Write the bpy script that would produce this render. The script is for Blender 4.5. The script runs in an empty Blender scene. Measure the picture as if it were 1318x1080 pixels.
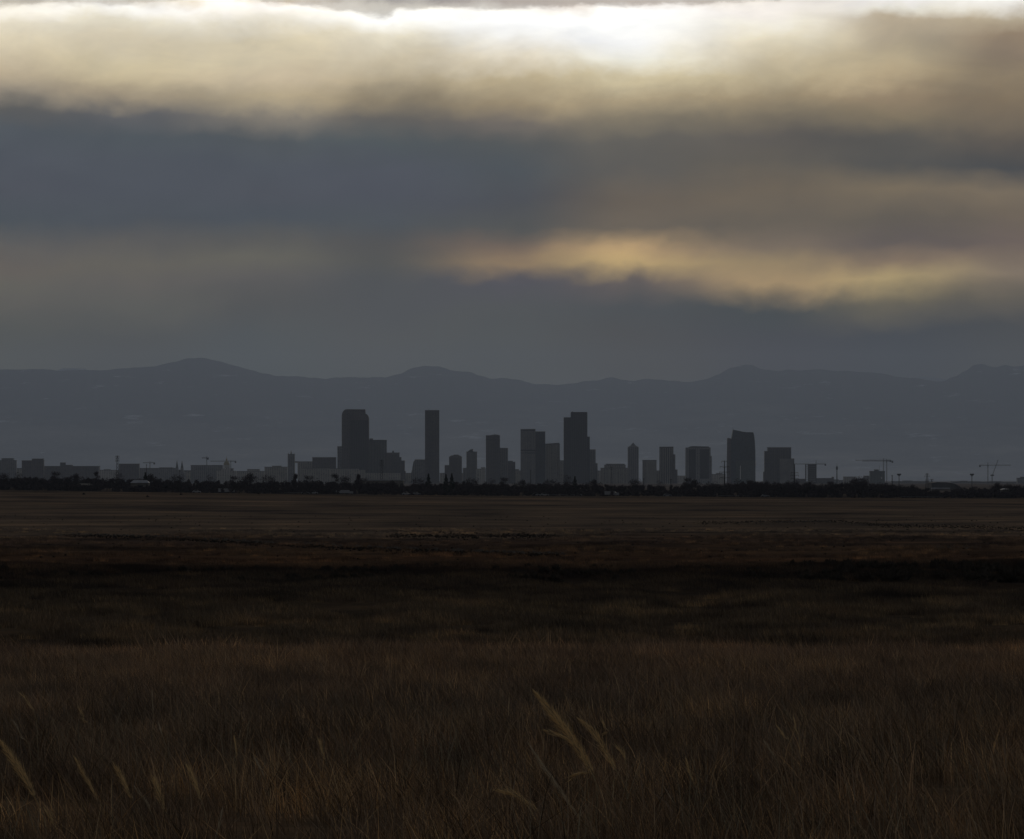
import bpy, math, random
from mathutils import noise, Vector
R = math.radians
rnd = random.Random(7)
scene = bpy.context.scene
COL = scene.collection

# ---------------------------------------------------------------- camera geometry
F = 7200.0          # focal length in photo pixels (photo is 1318 wide)
CX, HY = 659.0, 618.0
ZC = 10.0           # eye height
CITY = 16000.0

def PX(x, d): return (x - CX) / F * d
def PZ(y, d): return ZC - (y - HY) / F * d

cam = bpy.data.cameras.new('camera')
cam.sensor_width = 36.0
cam.lens = 36.0 * F / 1318.0
cam.shift_y = (HY - 540.0) / 1318.0
cam.clip_start = 0.5
cam.clip_end = 300000.0
cam_o = bpy.data.objects.new('camera', cam)
cam_o.location = (0, 0, ZC)
cam_o.rotation_euler = (R(90), 0, 0)
COL.objects.link(cam_o)
scene.camera = cam_o

# ---------------------------------------------------------------- helpers
def tag(o, label=None, cat=None, group=None, kind=None):
    if label: o['label'] = label
    if cat: o['category'] = cat
    if group: o['group'] = group
    if kind: o['kind'] = kind
    return o

def empty(name, loc, label, cat, group=None):
    o = bpy.data.objects.new(name, None)
    o.location = loc
    o.empty_display_size = 0.5
    COL.objects.link(o)
    return tag(o, label, cat, group)

class MB:
    """collects geometry for one mesh object"""
    def __init__(s): s.v = []; s.f = []; s.uv = []
    def face(s, pts, uvs=None):
        n = len(s.v); s.v += [tuple(p) for p in pts]
        s.f.append(tuple(range(n, n + len(pts))))
        s.uv += uvs if uvs else [(p[0] + p[1], p[2]) for p in pts]
    def prism(s, plan, z0, z1, top=None, cap=True):
        """plan: list of (x,y) ccw; top: optional plan for the top; z1 may be a list"""
        top = top or plan
        n = len(plan)
        zt = z1 if isinstance(z1, (list, tuple)) else [z1] * n
        u = 0.0
        for i in range(n):
            j = (i + 1) % n
            a, b = plan[i], plan[j]; c, d = top[j], top[i]
            L = math.hypot(b[0] - a[0], b[1] - a[1])
            s.face([(a[0], a[1], z0), (b[0], b[1], z0), (c[0], c[1], zt[j]), (d[0], d[1], zt[i])],
                   [(u, z0), (u + L, z0), (u + L, zt[j]), (u, zt[i])])
            u += L
        if cap:
            s.face([(top[i][0], top[i][1], zt[i]) for i in range(n)], [(0, 0)] * n)
            s.face([(plan[i][0], plan[i][1], z0) for i in range(n - 1, -1, -1)], [(0, 0)] * n)
    def box(s, x0, x1, y0, y1, z0, z1):
        s.prism([(x0, y0), (x1, y0), (x1, y1), (x0, y1)], z0, z1)
    def bar(s, a, b, r, r2=None, n=4):
        a = Vector(a); b = Vector(b); r2 = r if r2 is None else r2
        d = (b - a)
        if d.length < 1e-9: return
        d.normalize()
        up = Vector((0, 0, 1)) if abs(d.z) < .9 else Vector((1, 0, 0))
        s1 = d.cross(up).normalized(); s2 = d.cross(s1).normalized()
        A = []; B = []
        for i in range(n):
            t = 2 * math.pi * (i + .5) / n
            o = s1 * math.cos(t) + s2 * math.sin(t)
            A.append(a + o * r); B.append(b + o * r2)
        for i in range(n):
            j = (i + 1) % n
            s.face([A[i], A[j], B[j], B[i]])
        s.face(A[::-1]); s.face(B)
    def tube(s, pts, rads, n=5):
        for i in range(len(pts) - 1): s.bar(pts[i], pts[i + 1], rads[i], rads[i + 1], n)
    def lathe(s, cx, cy, prof, n=16):
        for k in range(len(prof) - 1):
            (r0, z0), (r1, z1) = prof[k], prof[k + 1]
            for i in range(n):
                a = 2 * math.pi * i / n; b = 2 * math.pi * (i + 1) / n
                s.face([(cx + r0 * math.cos(a), cy + r0 * math.sin(a), z0), (cx + r0 * math.cos(b), cy + r0 * math.sin(b), z0),
                        (cx + r1 * math.cos(b), cy + r1 * math.sin(b), z1), (cx + r1 * math.cos(a), cy + r1 * math.sin(a), z1)])
    def build(s, name, m, parent=None, smooth=False):
        me = bpy.data.meshes.new(name)
        me.from_pydata(s.v, [], s.f)
        uvl = me.uv_layers.new(name='uv')
        flat = [c for u in s.uv for c in u]
        uvl.data.foreach_set('uv', flat)
        if smooth: me.polygons.foreach_set('use_smooth', [True] * len(me.polygons))
        me.materials.append(m)
        o = bpy.data.objects.new(name, me)
        COL.objects.link(o)
        if parent is not None: o.parent = parent
        return o

class Local(MB):
    """same, with coordinates relative to an origin"""
    def __init__(s, org): super().__init__(); s.o = org
    def face(s, pts, uvs=None):
        ox, oy, oz = s.o
        uvs = uvs if uvs else [(p[0] + p[1], p[2]) for p in pts]
        super().face([(p[0] - ox, p[1] - oy, p[2] - oz) for p in pts], uvs)

# ---------------------------------------------------------------- materials
def new_mat(name):
    m = bpy.data.materials.new(name); m.use_nodes = True
    nt = m.node_tree; b = nt.nodes['Principled BSDF']
    b.inputs['Roughness'].default_value = .8
    b.inputs['Specular IOR Level'].default_value = .2
    return m, nt, b
def nd(nt, t, **kw):
    n = nt.nodes.new(t)
    for k, v in kw.items():
        if hasattr(n, k): setattr(n, k, v)
        else: n.inputs[k].default_value = v
    return n
def ramp(nt, stops, interp='LINEAR'):
    n = nt.nodes.new('ShaderNodeValToRGB'); cr = n.color_ramp; cr.interpolation = interp
    while len(cr.elements) > 1: cr.elements.remove(cr.elements[-1])
    first = True
    for p, c in stops:
        c = tuple(c) + (1,) if len(c) == 3 else c
        if first: e = cr.elements[0]; e.position = p; first = False
        else: e = cr.elements.new(p)
        e.color = c
    return n
def math_n(nt, op, a, b=None, c=None):
    n = nt.nodes.new('ShaderNodeMath'); n.operation = op
    for i, x in enumerate((a, b, c)):
        if x is None: continue
        if isinstance(x, (int, float)): n.inputs[i].default_value = x
        else: nt.links.new(x, n.inputs[i])
    return n.outputs[0]
def mix_rgb(nt, fac, a, b, blend='MIX'):
    n = nt.nodes.new('ShaderNodeMix'); n.data_type = 'RGBA'; n.blend_type = blend
    for sck, x in ((n.inputs[0], fac), (n.inputs[6], a), (n.inputs[7], b)):
        if isinstance(x, (int, float)): sck.default_value = x
        elif isinstance(x, tuple): sck.default_value = x if len(x) == 4 else x + (1,)
        else: nt.links.new(x, sck)
    return n.outputs[2]

def plain(name, col, var=.25, scale=.8, rough=.8, metal=0):
    m, nt, b = new_mat(name)
    tc = nd(nt, 'ShaderNodeTexCoord')
    nz = nd(nt, 'ShaderNodeTexNoise', Scale=scale, Detail=4.0)
    nt.links.new(tc.outputs['Object'], nz.inputs['Vector'])
    r = ramp(nt, [(.3, tuple(c * (1 - var) for c in col)), (.7, tuple(min(1, c * (1 + var)) for c in col))])
    nt.links.new(nz.outputs['Fac'], r.inputs[0]); nt.links.new(r.outputs[0], b.inputs['Base Color'])
    b.inputs['Roughness'].default_value = rough; b.inputs['Metallic'].default_value = metal
    return m

def facade(name, wall, glass, bay=4.5, floor=3.9, pier=.35, spand=.35, rough=.6):
    """wall with a grid of windows in metres of facade (UV)"""
    m, nt, b = new_mat(name)
    uv = nd(nt, 'ShaderNodeUVMap', uv_map='uv')
    sep = nd(nt, 'ShaderNodeSeparateXYZ'); nt.links.new(uv.outputs[0], sep.inputs[0])
    fu = math_n(nt, 'FRACT', math_n(nt, 'DIVIDE', sep.outputs[0], bay))
    fv = math_n(nt, 'FRACT', math_n(nt, 'DIVIDE', sep.outputs[1], floor))
    win = math_n(nt, 'MULTIPLY', math_n(nt, 'GREATER_THAN', fu, pier), math_n(nt, 'GREATER_THAN', fv, spand))
    nz = nd(nt, 'ShaderNodeTexNoise', Scale=.03, Detail=5.0)
    nt.links.new(uv.outputs[0], nz.inputs['Vector'])
    # each pane its own tint
    cell = nd(nt, 'ShaderNodeTexWhiteNoise', noise_dimensions='2D')
    cmb = nd(nt, 'ShaderNodeCombineXYZ')
    nt.links.new(math_n(nt, 'FLOOR', math_n(nt, 'DIVIDE', sep.outputs[0], bay)), cmb.inputs[0])
    nt.links.new(math_n(nt, 'FLOOR', math_n(nt, 'DIVIDE', sep.outputs[1], floor)), cmb.inputs[1])
    nt.links.new(cmb.outputs[0], cell.inputs['Vector'])
    w = ramp(nt, [(.3, tuple(c * .8 for c in wall)), (.7, tuple(c * 1.2 for c in wall))])
    nt.links.new(nz.outputs['Fac'], w.inputs[0])
    g = ramp(nt, [(0, tuple(c * .6 for c in glass)), (1, tuple(c * 1.6 for c in glass))])
    nt.links.new(cell.outputs['Value'], g.inputs[0])
    c = mix_rgb(nt, win, w.outputs[0], g.outputs[0])
    nt.links.new(c, b.inputs['Base Color'])
    ro = math_n(nt, 'MULTIPLY_ADD', win, .3 - rough, rough); nt.links.new(ro, b.inputs['Roughness'])
    b.inputs['Specular IOR Level'].default_value = .3
    return m

M = {
 'dark_glass': facade('dark_brown_glass', (.035, .03, .03), (.018, .018, .024), 3.2, 3.9, .2, .3),
 'brown': facade('brown_granite', (.125, .10, .095), (.045, .042, .048), 4.5, 3.9),
 'grey': facade('grey_concrete', (.24, .23, .225), (.09, .09, .095), 6, 3.8),
 'tan': facade('hazed_tan_concrete', (.34, .31, .26), (.16, .15, .14), 6.5, 3.8, .45),  # tan walls lightened to stand in for haze lying low over the city
 'pale': facade('hazed_pale_stone', (.46, .43, .39), (.2, .19, .18), 7, 4, .5, .4),  # pale walls also carry the low haze as colour
 'blue': facade('blue_glass', (.06, .07, .085), (.035, .045, .06), 3, 4, .15, .3),
 'green': facade('grey_green_glass', (.10, .115, .10), (.05, .06, .055), 3.5, 4, .2, .3),
 'roofgear': plain('roof_machinery_metal', (.10, .10, .10), .3, .1),
 'parapet': plain('parapet_concrete', (.12, .115, .11), .2, .1),
 'palepier': plain('pale_pier_stone', (.36, .34, .30), .15, .05),
 'darkpier': plain('dark_pier_metal', (.075, .068, .068), .2, .05),
 'midpier': plain('grey_pier_concrete', (.2, .19, .18), .2, .05),
 'gold': plain('gilded_dome', (.30, .25, .14), .15, .2, .4, .3),
 'bright': plain('glint_white', (.8, .78, .74), .05, .2, .3),  # near-white colour stands in for glints of sky on the towers
 'steel': plain('galvanised_steel', (.07, .07, .075), .3, .5, .6, .2),
 'darksteel': plain('weathered_dark_steel', (.035, .033, .035), .3, .5, .7),
 'white_roof': plain('white_sheet_roof', (.30, .31, .33), .25, .3, .6),
 'white_paint': plain('white_vehicle_paint', (.30, .30, .31), .05, 2, .3),
 'silver_paint': plain('silver_vehicle_paint', (.22, .225, .235), .05, 2, .3),
 'blue_paint': plain('dark_blue_vehicle_paint', (.05, .06, .1), .05, 2, .3),
 'window': plain('dark_window_glass', (.02, .02, .025), .1, 2, .1),
 'rubber': plain('black_rubber', (.02, .02, .02), .1, 2, .9),
 'beige_wall': plain('beige_block_wall', (.16, .145, .125), .3, .4),
 'bark': plain('grey_brown_bark', (.05, .042, .038), .3, 3),
 'twig': None, 'needle': None,
}
def leafmat(name, a, b2):
    m, nt, b = new_mat(name)
    tc = nd(nt, 'ShaderNodeTexCoord'); nz = nd(nt, 'ShaderNodeTexNoise', Scale=.9, Detail=3.0)
    nt.links.new(tc.outputs['Object'], nz.inputs['Vector'])
    r = ramp(nt, [(.3, a), (.7, b2)]); nt.links.new(nz.outputs['Fac'], r.inputs[0])
    nt.links.new(r.outputs[0], b.inputs['Base Color'])
    b.inputs['Roughness'].default_value = 1; b.inputs['Specular IOR Level'].default_value = 0
    return m
M['twig'] = leafmat('bare_twigs', (.034, .028, .032), (.095, .078, .080))
M['needle'] = leafmat('dark_needles', (.022, .026, .022), (.045, .05, .04))

# ---------------------------------------------------------------- ground
PROF = [(-6000, 8.3), (0, 8.40), (25, 8.38), (45, 8.02), (60, 7.68), (90, 6.96), (118, 6.22), (150, 4.9), (190, 3.8), (210, 3.35), (300, 2.6),
        (400, 2.25), (490, 1.95), (540, 1.6), (700, .9), (1000, .42), (1500, .60), (2200, .86), (2800, .85), (2950, .62), (3400, .4), (8000, .0), (200000, 0.0)]
def zprof(d):
    for i in range(len(PROF) - 1):
        a, b = PROF[i], PROF[i + 1]
        if d <= b[0]:
            # Catmull-like smoothing by cosine-free hermite with finite slopes
            p0 = PROF[max(0, i - 1)]; p3 = PROF[min(len(PROF) - 1, i + 2)]
            h = b[0] - a[0]; t = (d - a[0]) / h
            m0 = (b[1] - p0[1]) / max(1e-6, b[0] - p0[0]); m1 = (p3[1] - a[1]) / max(1e-6, p3[0] - a[0])
            t2, t3 = t * t, t * t * t
            return (2*t3 - 3*t2 + 1) * a[1] + (t3 - 2*t2 + t) * h * m0 + (-2*t3 + 3*t2) * b[1] + (t3 - t2) * h * m1
    return 0.0
def zg(x, y):
    z = zprof(y)
    if y > 2: z += .05 * noise.noise(Vector((x / 5, y / 7, 0))) * min(1, y / 20)
    if 60 < y < 200: z += .30 * math.sin((y - 60) / 140 * math.pi) * noise.fractal(Vector((x / 6.5, y / 30, 7)), 1, 2, 3)
    if y > 1300:
        t = min(1, (y - 1300) / 1350); t = t * t * (3 - 2 * t); q = max(-1.25, min(1.2, x / 270))
        if y > 3600: t *= max(0, 1 - (y - 3600) / 1500)
        z += t * (.9 * q * q - 2.1 * q + 1.2)
    a = min(1, max(0, (y - 150) / 700))
    if a > 0: z += a * .38 * noise.noise(Vector((x / 110 + 5, y / 230, 3)))
    return z
def d_of_y(yp, x=659, lo=22, hi=2900):
    """first distance at which the ground is seen at photo row yp"""
    d = lo
    while d < hi:
        X = PX(x, d)
        if HY + (ZC - zg(X, d)) / d * F <= yp: return d
        d *= 1.003
    return hi

rows = [-4000, -1500, -500, -150, -50, -15, -4, 0, 4, 8]
d = 10.0
while d < 3500: rows.append(d); d *= 1.02
while d < 118000: rows.append(d); d *= 1.10
rows.append(118000)
NC = 110
mb = MB()
V = []; Fc = []
for y in rows:
    W = min(30000, 60 + abs(y) * .7)
    for i in range(NC + 1):
        t = i / NC * 2 - 1
        x = W * (abs(t) ** 1.3) * (1 if t > 0 else -1)
        V.append((x, y, zg(x, y)))
for j in range(len(rows) - 1):
    for i in range(NC):
        a = j * (NC + 1) + i
        Fc.append((a, a + 1, a + NC + 2, a + NC + 1))

# prairie colour as a function of where a plant stands: species bands and patches
def prairie_colour(nt, gain=1.0, grain=True):
    geo = nd(nt, 'ShaderNodeNewGeometry')
    sep = nd(nt, 'ShaderNodeSeparateXYZ'); nt.links.new(geo.outputs['Position'], sep.inputs[0])
    # patches of constant look in log distance
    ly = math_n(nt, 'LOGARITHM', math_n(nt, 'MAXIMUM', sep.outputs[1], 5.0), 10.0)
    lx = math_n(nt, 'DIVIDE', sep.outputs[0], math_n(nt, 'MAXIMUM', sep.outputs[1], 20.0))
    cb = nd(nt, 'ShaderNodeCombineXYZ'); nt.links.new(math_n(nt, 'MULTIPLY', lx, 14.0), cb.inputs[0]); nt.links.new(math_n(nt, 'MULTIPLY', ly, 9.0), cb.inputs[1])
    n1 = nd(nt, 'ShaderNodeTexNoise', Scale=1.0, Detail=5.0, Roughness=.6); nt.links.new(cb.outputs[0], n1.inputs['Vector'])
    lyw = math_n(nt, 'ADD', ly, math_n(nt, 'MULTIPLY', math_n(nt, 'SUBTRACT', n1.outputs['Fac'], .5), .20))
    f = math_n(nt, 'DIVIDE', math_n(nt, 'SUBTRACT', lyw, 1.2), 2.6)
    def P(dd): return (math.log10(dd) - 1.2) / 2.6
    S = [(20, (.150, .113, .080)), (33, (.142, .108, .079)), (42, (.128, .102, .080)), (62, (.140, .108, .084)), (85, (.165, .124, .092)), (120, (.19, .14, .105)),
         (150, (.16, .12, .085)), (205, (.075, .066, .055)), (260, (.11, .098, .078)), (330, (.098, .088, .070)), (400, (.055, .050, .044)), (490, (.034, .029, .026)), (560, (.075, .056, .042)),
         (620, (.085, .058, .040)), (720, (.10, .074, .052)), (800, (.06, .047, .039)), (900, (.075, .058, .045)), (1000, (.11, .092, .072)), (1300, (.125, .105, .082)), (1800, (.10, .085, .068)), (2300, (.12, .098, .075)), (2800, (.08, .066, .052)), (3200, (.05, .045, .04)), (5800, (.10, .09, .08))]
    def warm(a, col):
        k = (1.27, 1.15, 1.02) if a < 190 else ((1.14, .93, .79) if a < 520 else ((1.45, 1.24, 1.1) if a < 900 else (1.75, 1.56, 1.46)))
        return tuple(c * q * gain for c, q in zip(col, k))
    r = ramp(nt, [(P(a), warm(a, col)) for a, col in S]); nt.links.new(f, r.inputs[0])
    # patches
    cb2 = nd(nt, 'ShaderNodeCombineXYZ'); nt.links.new(math_n(nt, 'MULTIPLY', lx, 40.0), cb2.inputs[0]); nt.links.new(math_n(nt, 'MULTIPLY', ly, 30.0), cb2.inputs[1])
    n2 = nd(nt, 'ShaderNodeTexNoise', Scale=1.0, Detail=6.0, Roughness=.65); nt.links.new(cb2.outputs[0], n2.inputs['Vector'])
    pr = ramp(nt, [(.30, (.34, .36, .40)), (.42, (.72, .73, .76)), (.54, (1.1, 1.08, 1.03)), (.70, (1.6, 1.44, 1.24))]); nt.links.new(n2.outputs['Fac'], pr.inputs[0])
    c = mix_rgb(nt, 1.0, r.outputs[0], pr.outputs[0], 'MULTIPLY')
    # long bands across the far field
    cb3 = nd(nt, 'ShaderNodeCombineXYZ'); nt.links.new(math_n(nt, 'MULTIPLY', lx, 8.0), cb3.inputs[0]); nt.links.new(math_n(nt, 'DIVIDE', sep.outputs[1], 38.0), cb3.inputs[1])
    n3 = nd(nt, 'ShaderNodeTexNoise', Scale=1.0, Detail=5.0, Roughness=.7); nt.links.new(cb3.outputs[0], n3.inputs['Vector'])
    br = ramp(nt, [(.3, (.5, .5, .52)), (.5, (1, 1, 1)), (.68, (1.7, 1.6, 1.5))]); nt.links.new(n3.outputs['Fac'], br.inputs[0])
    far = math_n(nt, 'SMOOTH_MAX', math_n(nt, 'MINIMUM', math_n(nt, 'DIVIDE', math_n(nt, 'SUBTRACT', sep.outputs[1], 520.0), 300.0), 1.0), 0.0, .01)
    c2 = mix_rgb(nt, 1.0, c, br.outputs[0], 'MULTIPLY')
    return mix_rgb(nt, far, c, c2), geo

m, nt, b = new_mat('prairie_soil_and_thatch')
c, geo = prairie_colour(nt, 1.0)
nz = nd(nt, 'ShaderNodeTexNoise', Scale=1.7, Detail=6.0, Roughness=.7); nt.links.new(geo.outputs['Position'], nz.inputs['Vector'])
gr = ramp(nt, [(.3, (.55, .55, .55)), (.7, (1.25, 1.2, 1.15))]); nt.links.new(nz.outputs['Fac'], gr.inputs[0])
nt.links.new(mix_rgb(nt, 1.0, c, gr.outputs[0], 'MULTIPLY'), b.inputs['Base Color'])
b.inputs['Roughness'].default_value = 1; b.inputs['Specular IOR Level'].default_value = 0
bmp = nd(nt, 'ShaderNodeBump', Strength=.6, Distance=.3); nt.links.new(nz.outputs['Fac'], bmp.inputs['Height']); nt.links.new(bmp.outputs[0], b.inputs['Normal'])
me = bpy.data.meshes.new('ground'); me.from_pydata(V, [], Fc); me.materials.append(m)
me.polygons.foreach_set('use_smooth', [True] * len(me.polygons))
g = bpy.data.objects.new('ground', me); COL.objects.link(g); tag(g, kind='structure')

# ---------------------------------------------------------------- grass (stuff)
def grass_mat(name, gain, tint=(1, 1, 1)):
    m, nt, b = new_mat(name)
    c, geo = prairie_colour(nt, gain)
    oi = nd(nt, 'ShaderNodeObjectInfo')
    rr = ramp(nt, [(0, (.45, .45, .47)), (.5, (.95, .95, .95)), (.80, (1.2, 1.18, 1.1)), (1, (2.3, 2.1, 1.55))])
    nt.links.new(oi.outputs['Random'], rr.inputs[0])
    c = mix_rgb(nt, 1.0, c, rr.outputs[0], 'MULTIPLY')
    att = nd(nt, 'ShaderNodeAttribute', attribute_name='shade')
    c = mix_rgb(nt, 1.0, c, att.outputs['Color'], 'MULTIPLY')
    c = mix_rgb(nt, 1.0, c, tint, 'MULTIPLY')
    nt.links.new(c, b.inputs['Base Color'])
    b.inputs['Roughness'].default_value = 1; b.inputs['Specular IOR Level'].default_value = 0
    return m
def clump(name, mat, n, rad, h0, h1, w, lean, seed, seg=3):
    r = random.Random(seed); v = []; f = []; cols = []
    for k in range(n):
        a = r.uniform(0, 6.283); q = rad * math.sqrt(r.random())
        x, y = q * math.cos(a), q * math.sin(a)
        h = r.uniform(h0, h1); la = r.gauss(2.9, 1.3); l = abs(r.gauss(lean, lean * .6)) * h
        fa = r.uniform(0, math.pi); ww = w * r.uniform(.6, 1.3)
        dx, dy = math.cos(fa) * ww / 2, math.sin(fa) * ww / 2
        base = len(v); sh = r.uniform(.55, 1.5); hue = r.uniform(-.08, .08)
        for s in range(seg + 1):
            t = s / seg; k2 = 1 - t ** 2 * .9
            cx, cy, cz = x + math.cos(la) * l * t * t, y + math.sin(la) * l * t * t, h * (t - .12 * t * t * min(1, lean))
            v += [(cx - dx * k2, cy - dy * k2, cz - .02), (cx + dx * k2, cy + dy * k2, cz - .02)]
            cols += [(sh * (1 + hue), sh, sh * (1 - hue), 1)] * 2
        for s in range(seg):
            i = base + s * 2; f.append((i, i + 1, i + 3, i + 2))
    me = bpy.data.meshes.new(name); me.from_pydata(v, [], f)
    ca = me.color_attributes.new('shade', 'FLOAT_COLOR', 'POINT')
    ca.data.foreach_set('color', [c for q in cols for c in q])
    me.materials.append(mat)
    return bpy.data.objects.new(name, me)

def scatter(name, protos, pts, label, cat):
    """ONE object whose points carry clumps"""
    pc = bpy.data.collections.new(name + '_clumps')
    for p in protos: pc.objects.link(p)
    me = bpy.data.meshes.new(name); me.from_pydata([p[:3] for p in pts], [], [])
    for an, idx in (('rot', 3), ('scl', 4)):
        at = me.attributes.new(an, 'FLOAT', 'POINT'); at.data.foreach_set('value', [p[idx] for p in pts])
    o = bpy.data.objects.new(name, me); COL.objects.link(o); tag(o, label, cat, kind='stuff')
    ng = bpy.data.node_groups.new(name + '_nodes', 'GeometryNodeTree')
    ng.interface.new_socket('Geometry', in_out='INPUT', socket_type='NodeSocketGeometry')
    ng.interface.new_socket('Geometry', in_out='OUTPUT', socket_type='NodeSocketGeometry')
    gi = ng.nodes.new('NodeGroupInput'); go = ng.nodes.new('NodeGroupOutput')
    ci = ng.nodes.new('GeometryNodeCollectionInfo'); ci.inputs['Collection'].default_value = pc
    ci.inputs['Separate Children'].default_value = True; ci.inputs['Reset Children'].default_value = True
    iop = ng.nodes.new('GeometryNodeInstanceOnPoints'); iop.inputs['Pick Instance'].default_value = True
    ar = ng.nodes.new('GeometryNodeInputNamedAttribute'); ar.data_type = 'FLOAT'; ar.inputs['Name'].default_value = 'rot'
    as_ = ng.nodes.new('GeometryNodeInputNamedAttribute'); as_.data_type = 'FLOAT'; as_.inputs['Name'].default_value = 'scl'
    cx = ng.nodes.new('ShaderNodeCombineXYZ'); cs = ng.nodes.new('ShaderNodeCombineXYZ')
    ng.links.new(gi.outputs[0], iop.inputs['Points']); ng.links.new(ci.outputs[0], iop.inputs['Instance'])
    ng.links.new(ar.outputs['Attribute'], cx.inputs[2]); ng.links.new(cx.outputs[0], iop.inputs['Rotation'])
    for i in range(3): ng.links.new(as_.outputs['Attribute'], cs.inputs[i])
    ng.links.new(cs.outputs[0], iop.inputs['Scale']); ng.links.new(iop.outputs[0], go.inputs[0])
    md = o.modifiers.new('clumps', 'NODES'); md.node_group = ng
    return o

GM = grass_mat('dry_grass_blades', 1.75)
rg = random.Random(11)
def field_pts(d0, d1, dens, s0, s1, hu=.118, thin=None):
    out = []; area = hu * (d1 * d1 - d0 * d0) + 8 * (d1 - d0)
    for _ in range(int(area * dens)):
        y = math.sqrt(rg.uniform(d0 * d0, d1 * d1)); x = rg.uniform(-1, 1) * (hu * y + 4)
        n = noise.noise(Vector((x / (y * .02), math.log(y) * 14, 9)))
        if thin and rg.random() < thin * (.5 - n): continue
        out.append((x, y, zg(x, y) - .02, rg.gauss(0, .5), rg.uniform(s0, s1) * (1 + .75 * n)))
    return out
near = [clump('near_clump', GM, 95, .30, .09, .27, .0042, .42, s) for s in range(8)]
pts = field_pts(17, 60, 13, .6, 1.25, thin=.8)
mid = field_pts(60, 135, 8, .7, 1.3, thin=.7)
mid = [(p[0], p[1], p[2], p[3], p[4] * (1 + (rg.random() ** 3) * .7 * min(1, max(0, (p[1] - 75) / 25)))) for p in mid]
scatter('near_grass', near, pts + mid, 'dry brown knee-high grass filling the foreground of the prairie', 'grass')
fm = [clump('far_clump', GM, 110, .9, .18, .6, .022, .3, 20 + s, 2) for s in range(6)]
pts = field_pts(135, 560, 1.5, .5, 1.1, thin=1.0) + field_pts(560, 1100, .16, .45, .9, thin=1.2)
scatter('prairie_grass', fm, pts, 'dark brown prairie grass rolling back beyond the near rise', 'grass')

TS = leafmat('tall_straw_blades', (.26, .21, .13), (.52, .43, .28))
tall = [clump('straw_clump', TS, 8, .12, .22, .50, .0032, .42, 70 + s) for s in range(6)]
tp = []
for k in range(1500):
    y = rg.uniform(21, 52); x = rg.uniform(-1, 1) * (.118 * y + 3)
    if noise.noise(Vector((x / 1.6, y / 5, 4))) > -.05 + (y - 21) * .006: tp.append((x, y, zg(x, y) - .02, rg.gauss(0, .7), rg.uniform(.55, 1.1)))
scatter('straw_grass', tall, tp, 'scattered taller straw-coloured blades rising out of the near grass', 'grass')
# scrub: dark low shrubs beyond the second swell and along the creek
SM = leafmat('dark_scrub_twigs', (.03, .026, .022), (.12, .095, .07))
PM = leafmat('pale_dead_stems', (.16, .14, .12), (.30, .26, .21))
def shrub(name, mat, seed, n=160, w=.05):
    r = random.Random(seed); v = []; f = []
    for k in range(n):
        a = r.uniform(0, 6.283); e = r.uniform(.15, 1.5); L = r.uniform(.45, 1.0)
        q = r.uniform(0, .3); bx, by = q * math.cos(a * 3), q * math.sin(a * 3)
        tx, ty, tz = bx + math.cos(a) * math.cos(e) * L, by + math.sin(a) * math.cos(e) * L, math.sin(e) * L
        px, py = -math.sin(a) * w, math.cos(a) * w
        i = len(v); v += [(bx - px, by - py, 0), (bx + px, by + py, 0), ((bx+tx)/2 + px*2, (by+ty)/2 + py*2, tz*.6 + w), (tx, ty, tz), ((bx+tx)/2 - px*2, (by+ty)/2 - py*2, tz*.6 - w)]
        f += [(i, i+1, i+2, i+3), (i, i+3, i+4)]
    me = bpy.data.meshes.new(name); me.from_pydata(v, [], f); me.materials.append(mat)
    return bpy.data.objects.new(name, me)
sp = []
for k in range(2600):
    y = rg.uniform(425, 545); x = rg.uniform(-.12, .12) * y
    if y > 535 + 34 * noise.fractal(Vector((x / 16, 4, 2)), 1, 2, 3) - 10: continue
    n = noise.noise(Vector((x / 9, y / 25, 1)))
    if rg.random() < .22 + n * 1.5 + (.25 if x > 20 else 0): sp.append((x, y, zg(x, y), rg.uniform(0, 6), rg.uniform(.3, 1.0) * (1.1 if x > 25 else .75)))
for k in range(900):
    y = rg.uniform(540, 1500); x = rg.uniform(-.12, .12) * y
    sp.append((x, y, zg(x, y) - .05, rg.uniform(0, 6), rg.uniform(.1, .3)))
def line_pts(poly, n, jx, jy, s0, s1):
    out = []; seg = [(poly[i], poly[i + 1]) for i in range(len(poly) - 1)]
    tot = sum(abs(b[0] - a[0]) for a, b in seg)
    for a, b in seg:
        for k in range(int(n * abs(b[0] - a[0]) / tot)):
            t = rg.random(); x = a[0] + (b[0] - a[0]) * t + rg.gauss(0, jx); yp = a[1] + (b[1] - a[1]) * t
            d = LINE_D(x, yp) + rg.gauss(0, jy)
            X = PX(x, d); out.append((X, d, zg(X, d), rg.uniform(0, 6), rg.uniform(s0, s1)))
    return out
_cache = {}
def LINE_D(x, yp):
    k = (round(x / 20), round(yp * 2))
    if k not in _cache: _cache[k] = d_of_y(round(yp * 2) / 2, x, 540)
    return _cache[k]
creek = [(85, 690), (200, 693), (320, 700), (440, 706), (590, 712), (720, 716)]
creek2 = [(900, 673.5), (1000, 671.5), (1080, 671), (1130, 676), (1330, 681)]
sp += line_pts(creek, 1300, 3, 13, .09, .28)
sp += line_pts(creek2, 1500, 3, 26, .07, .22)
sp += line_pts([(500, 690), (720, 691)], 500, 4, 30, .12, .4)
for bx, by in ((108, 636.5), (190, 640), (233, 637), (308, 634), (333, 636), (1100, 641)):
    d = d_of_y(by, bx, 540); sp.append((PX(bx, d), d, zg(PX(bx, d), d), 0, .9))
scatter('scrub', [shrub('scrub_clump', SM, s) for s in range(4)], sp, 'low dark scrub scattered in bands across the far prairie', 'scrub')
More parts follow.
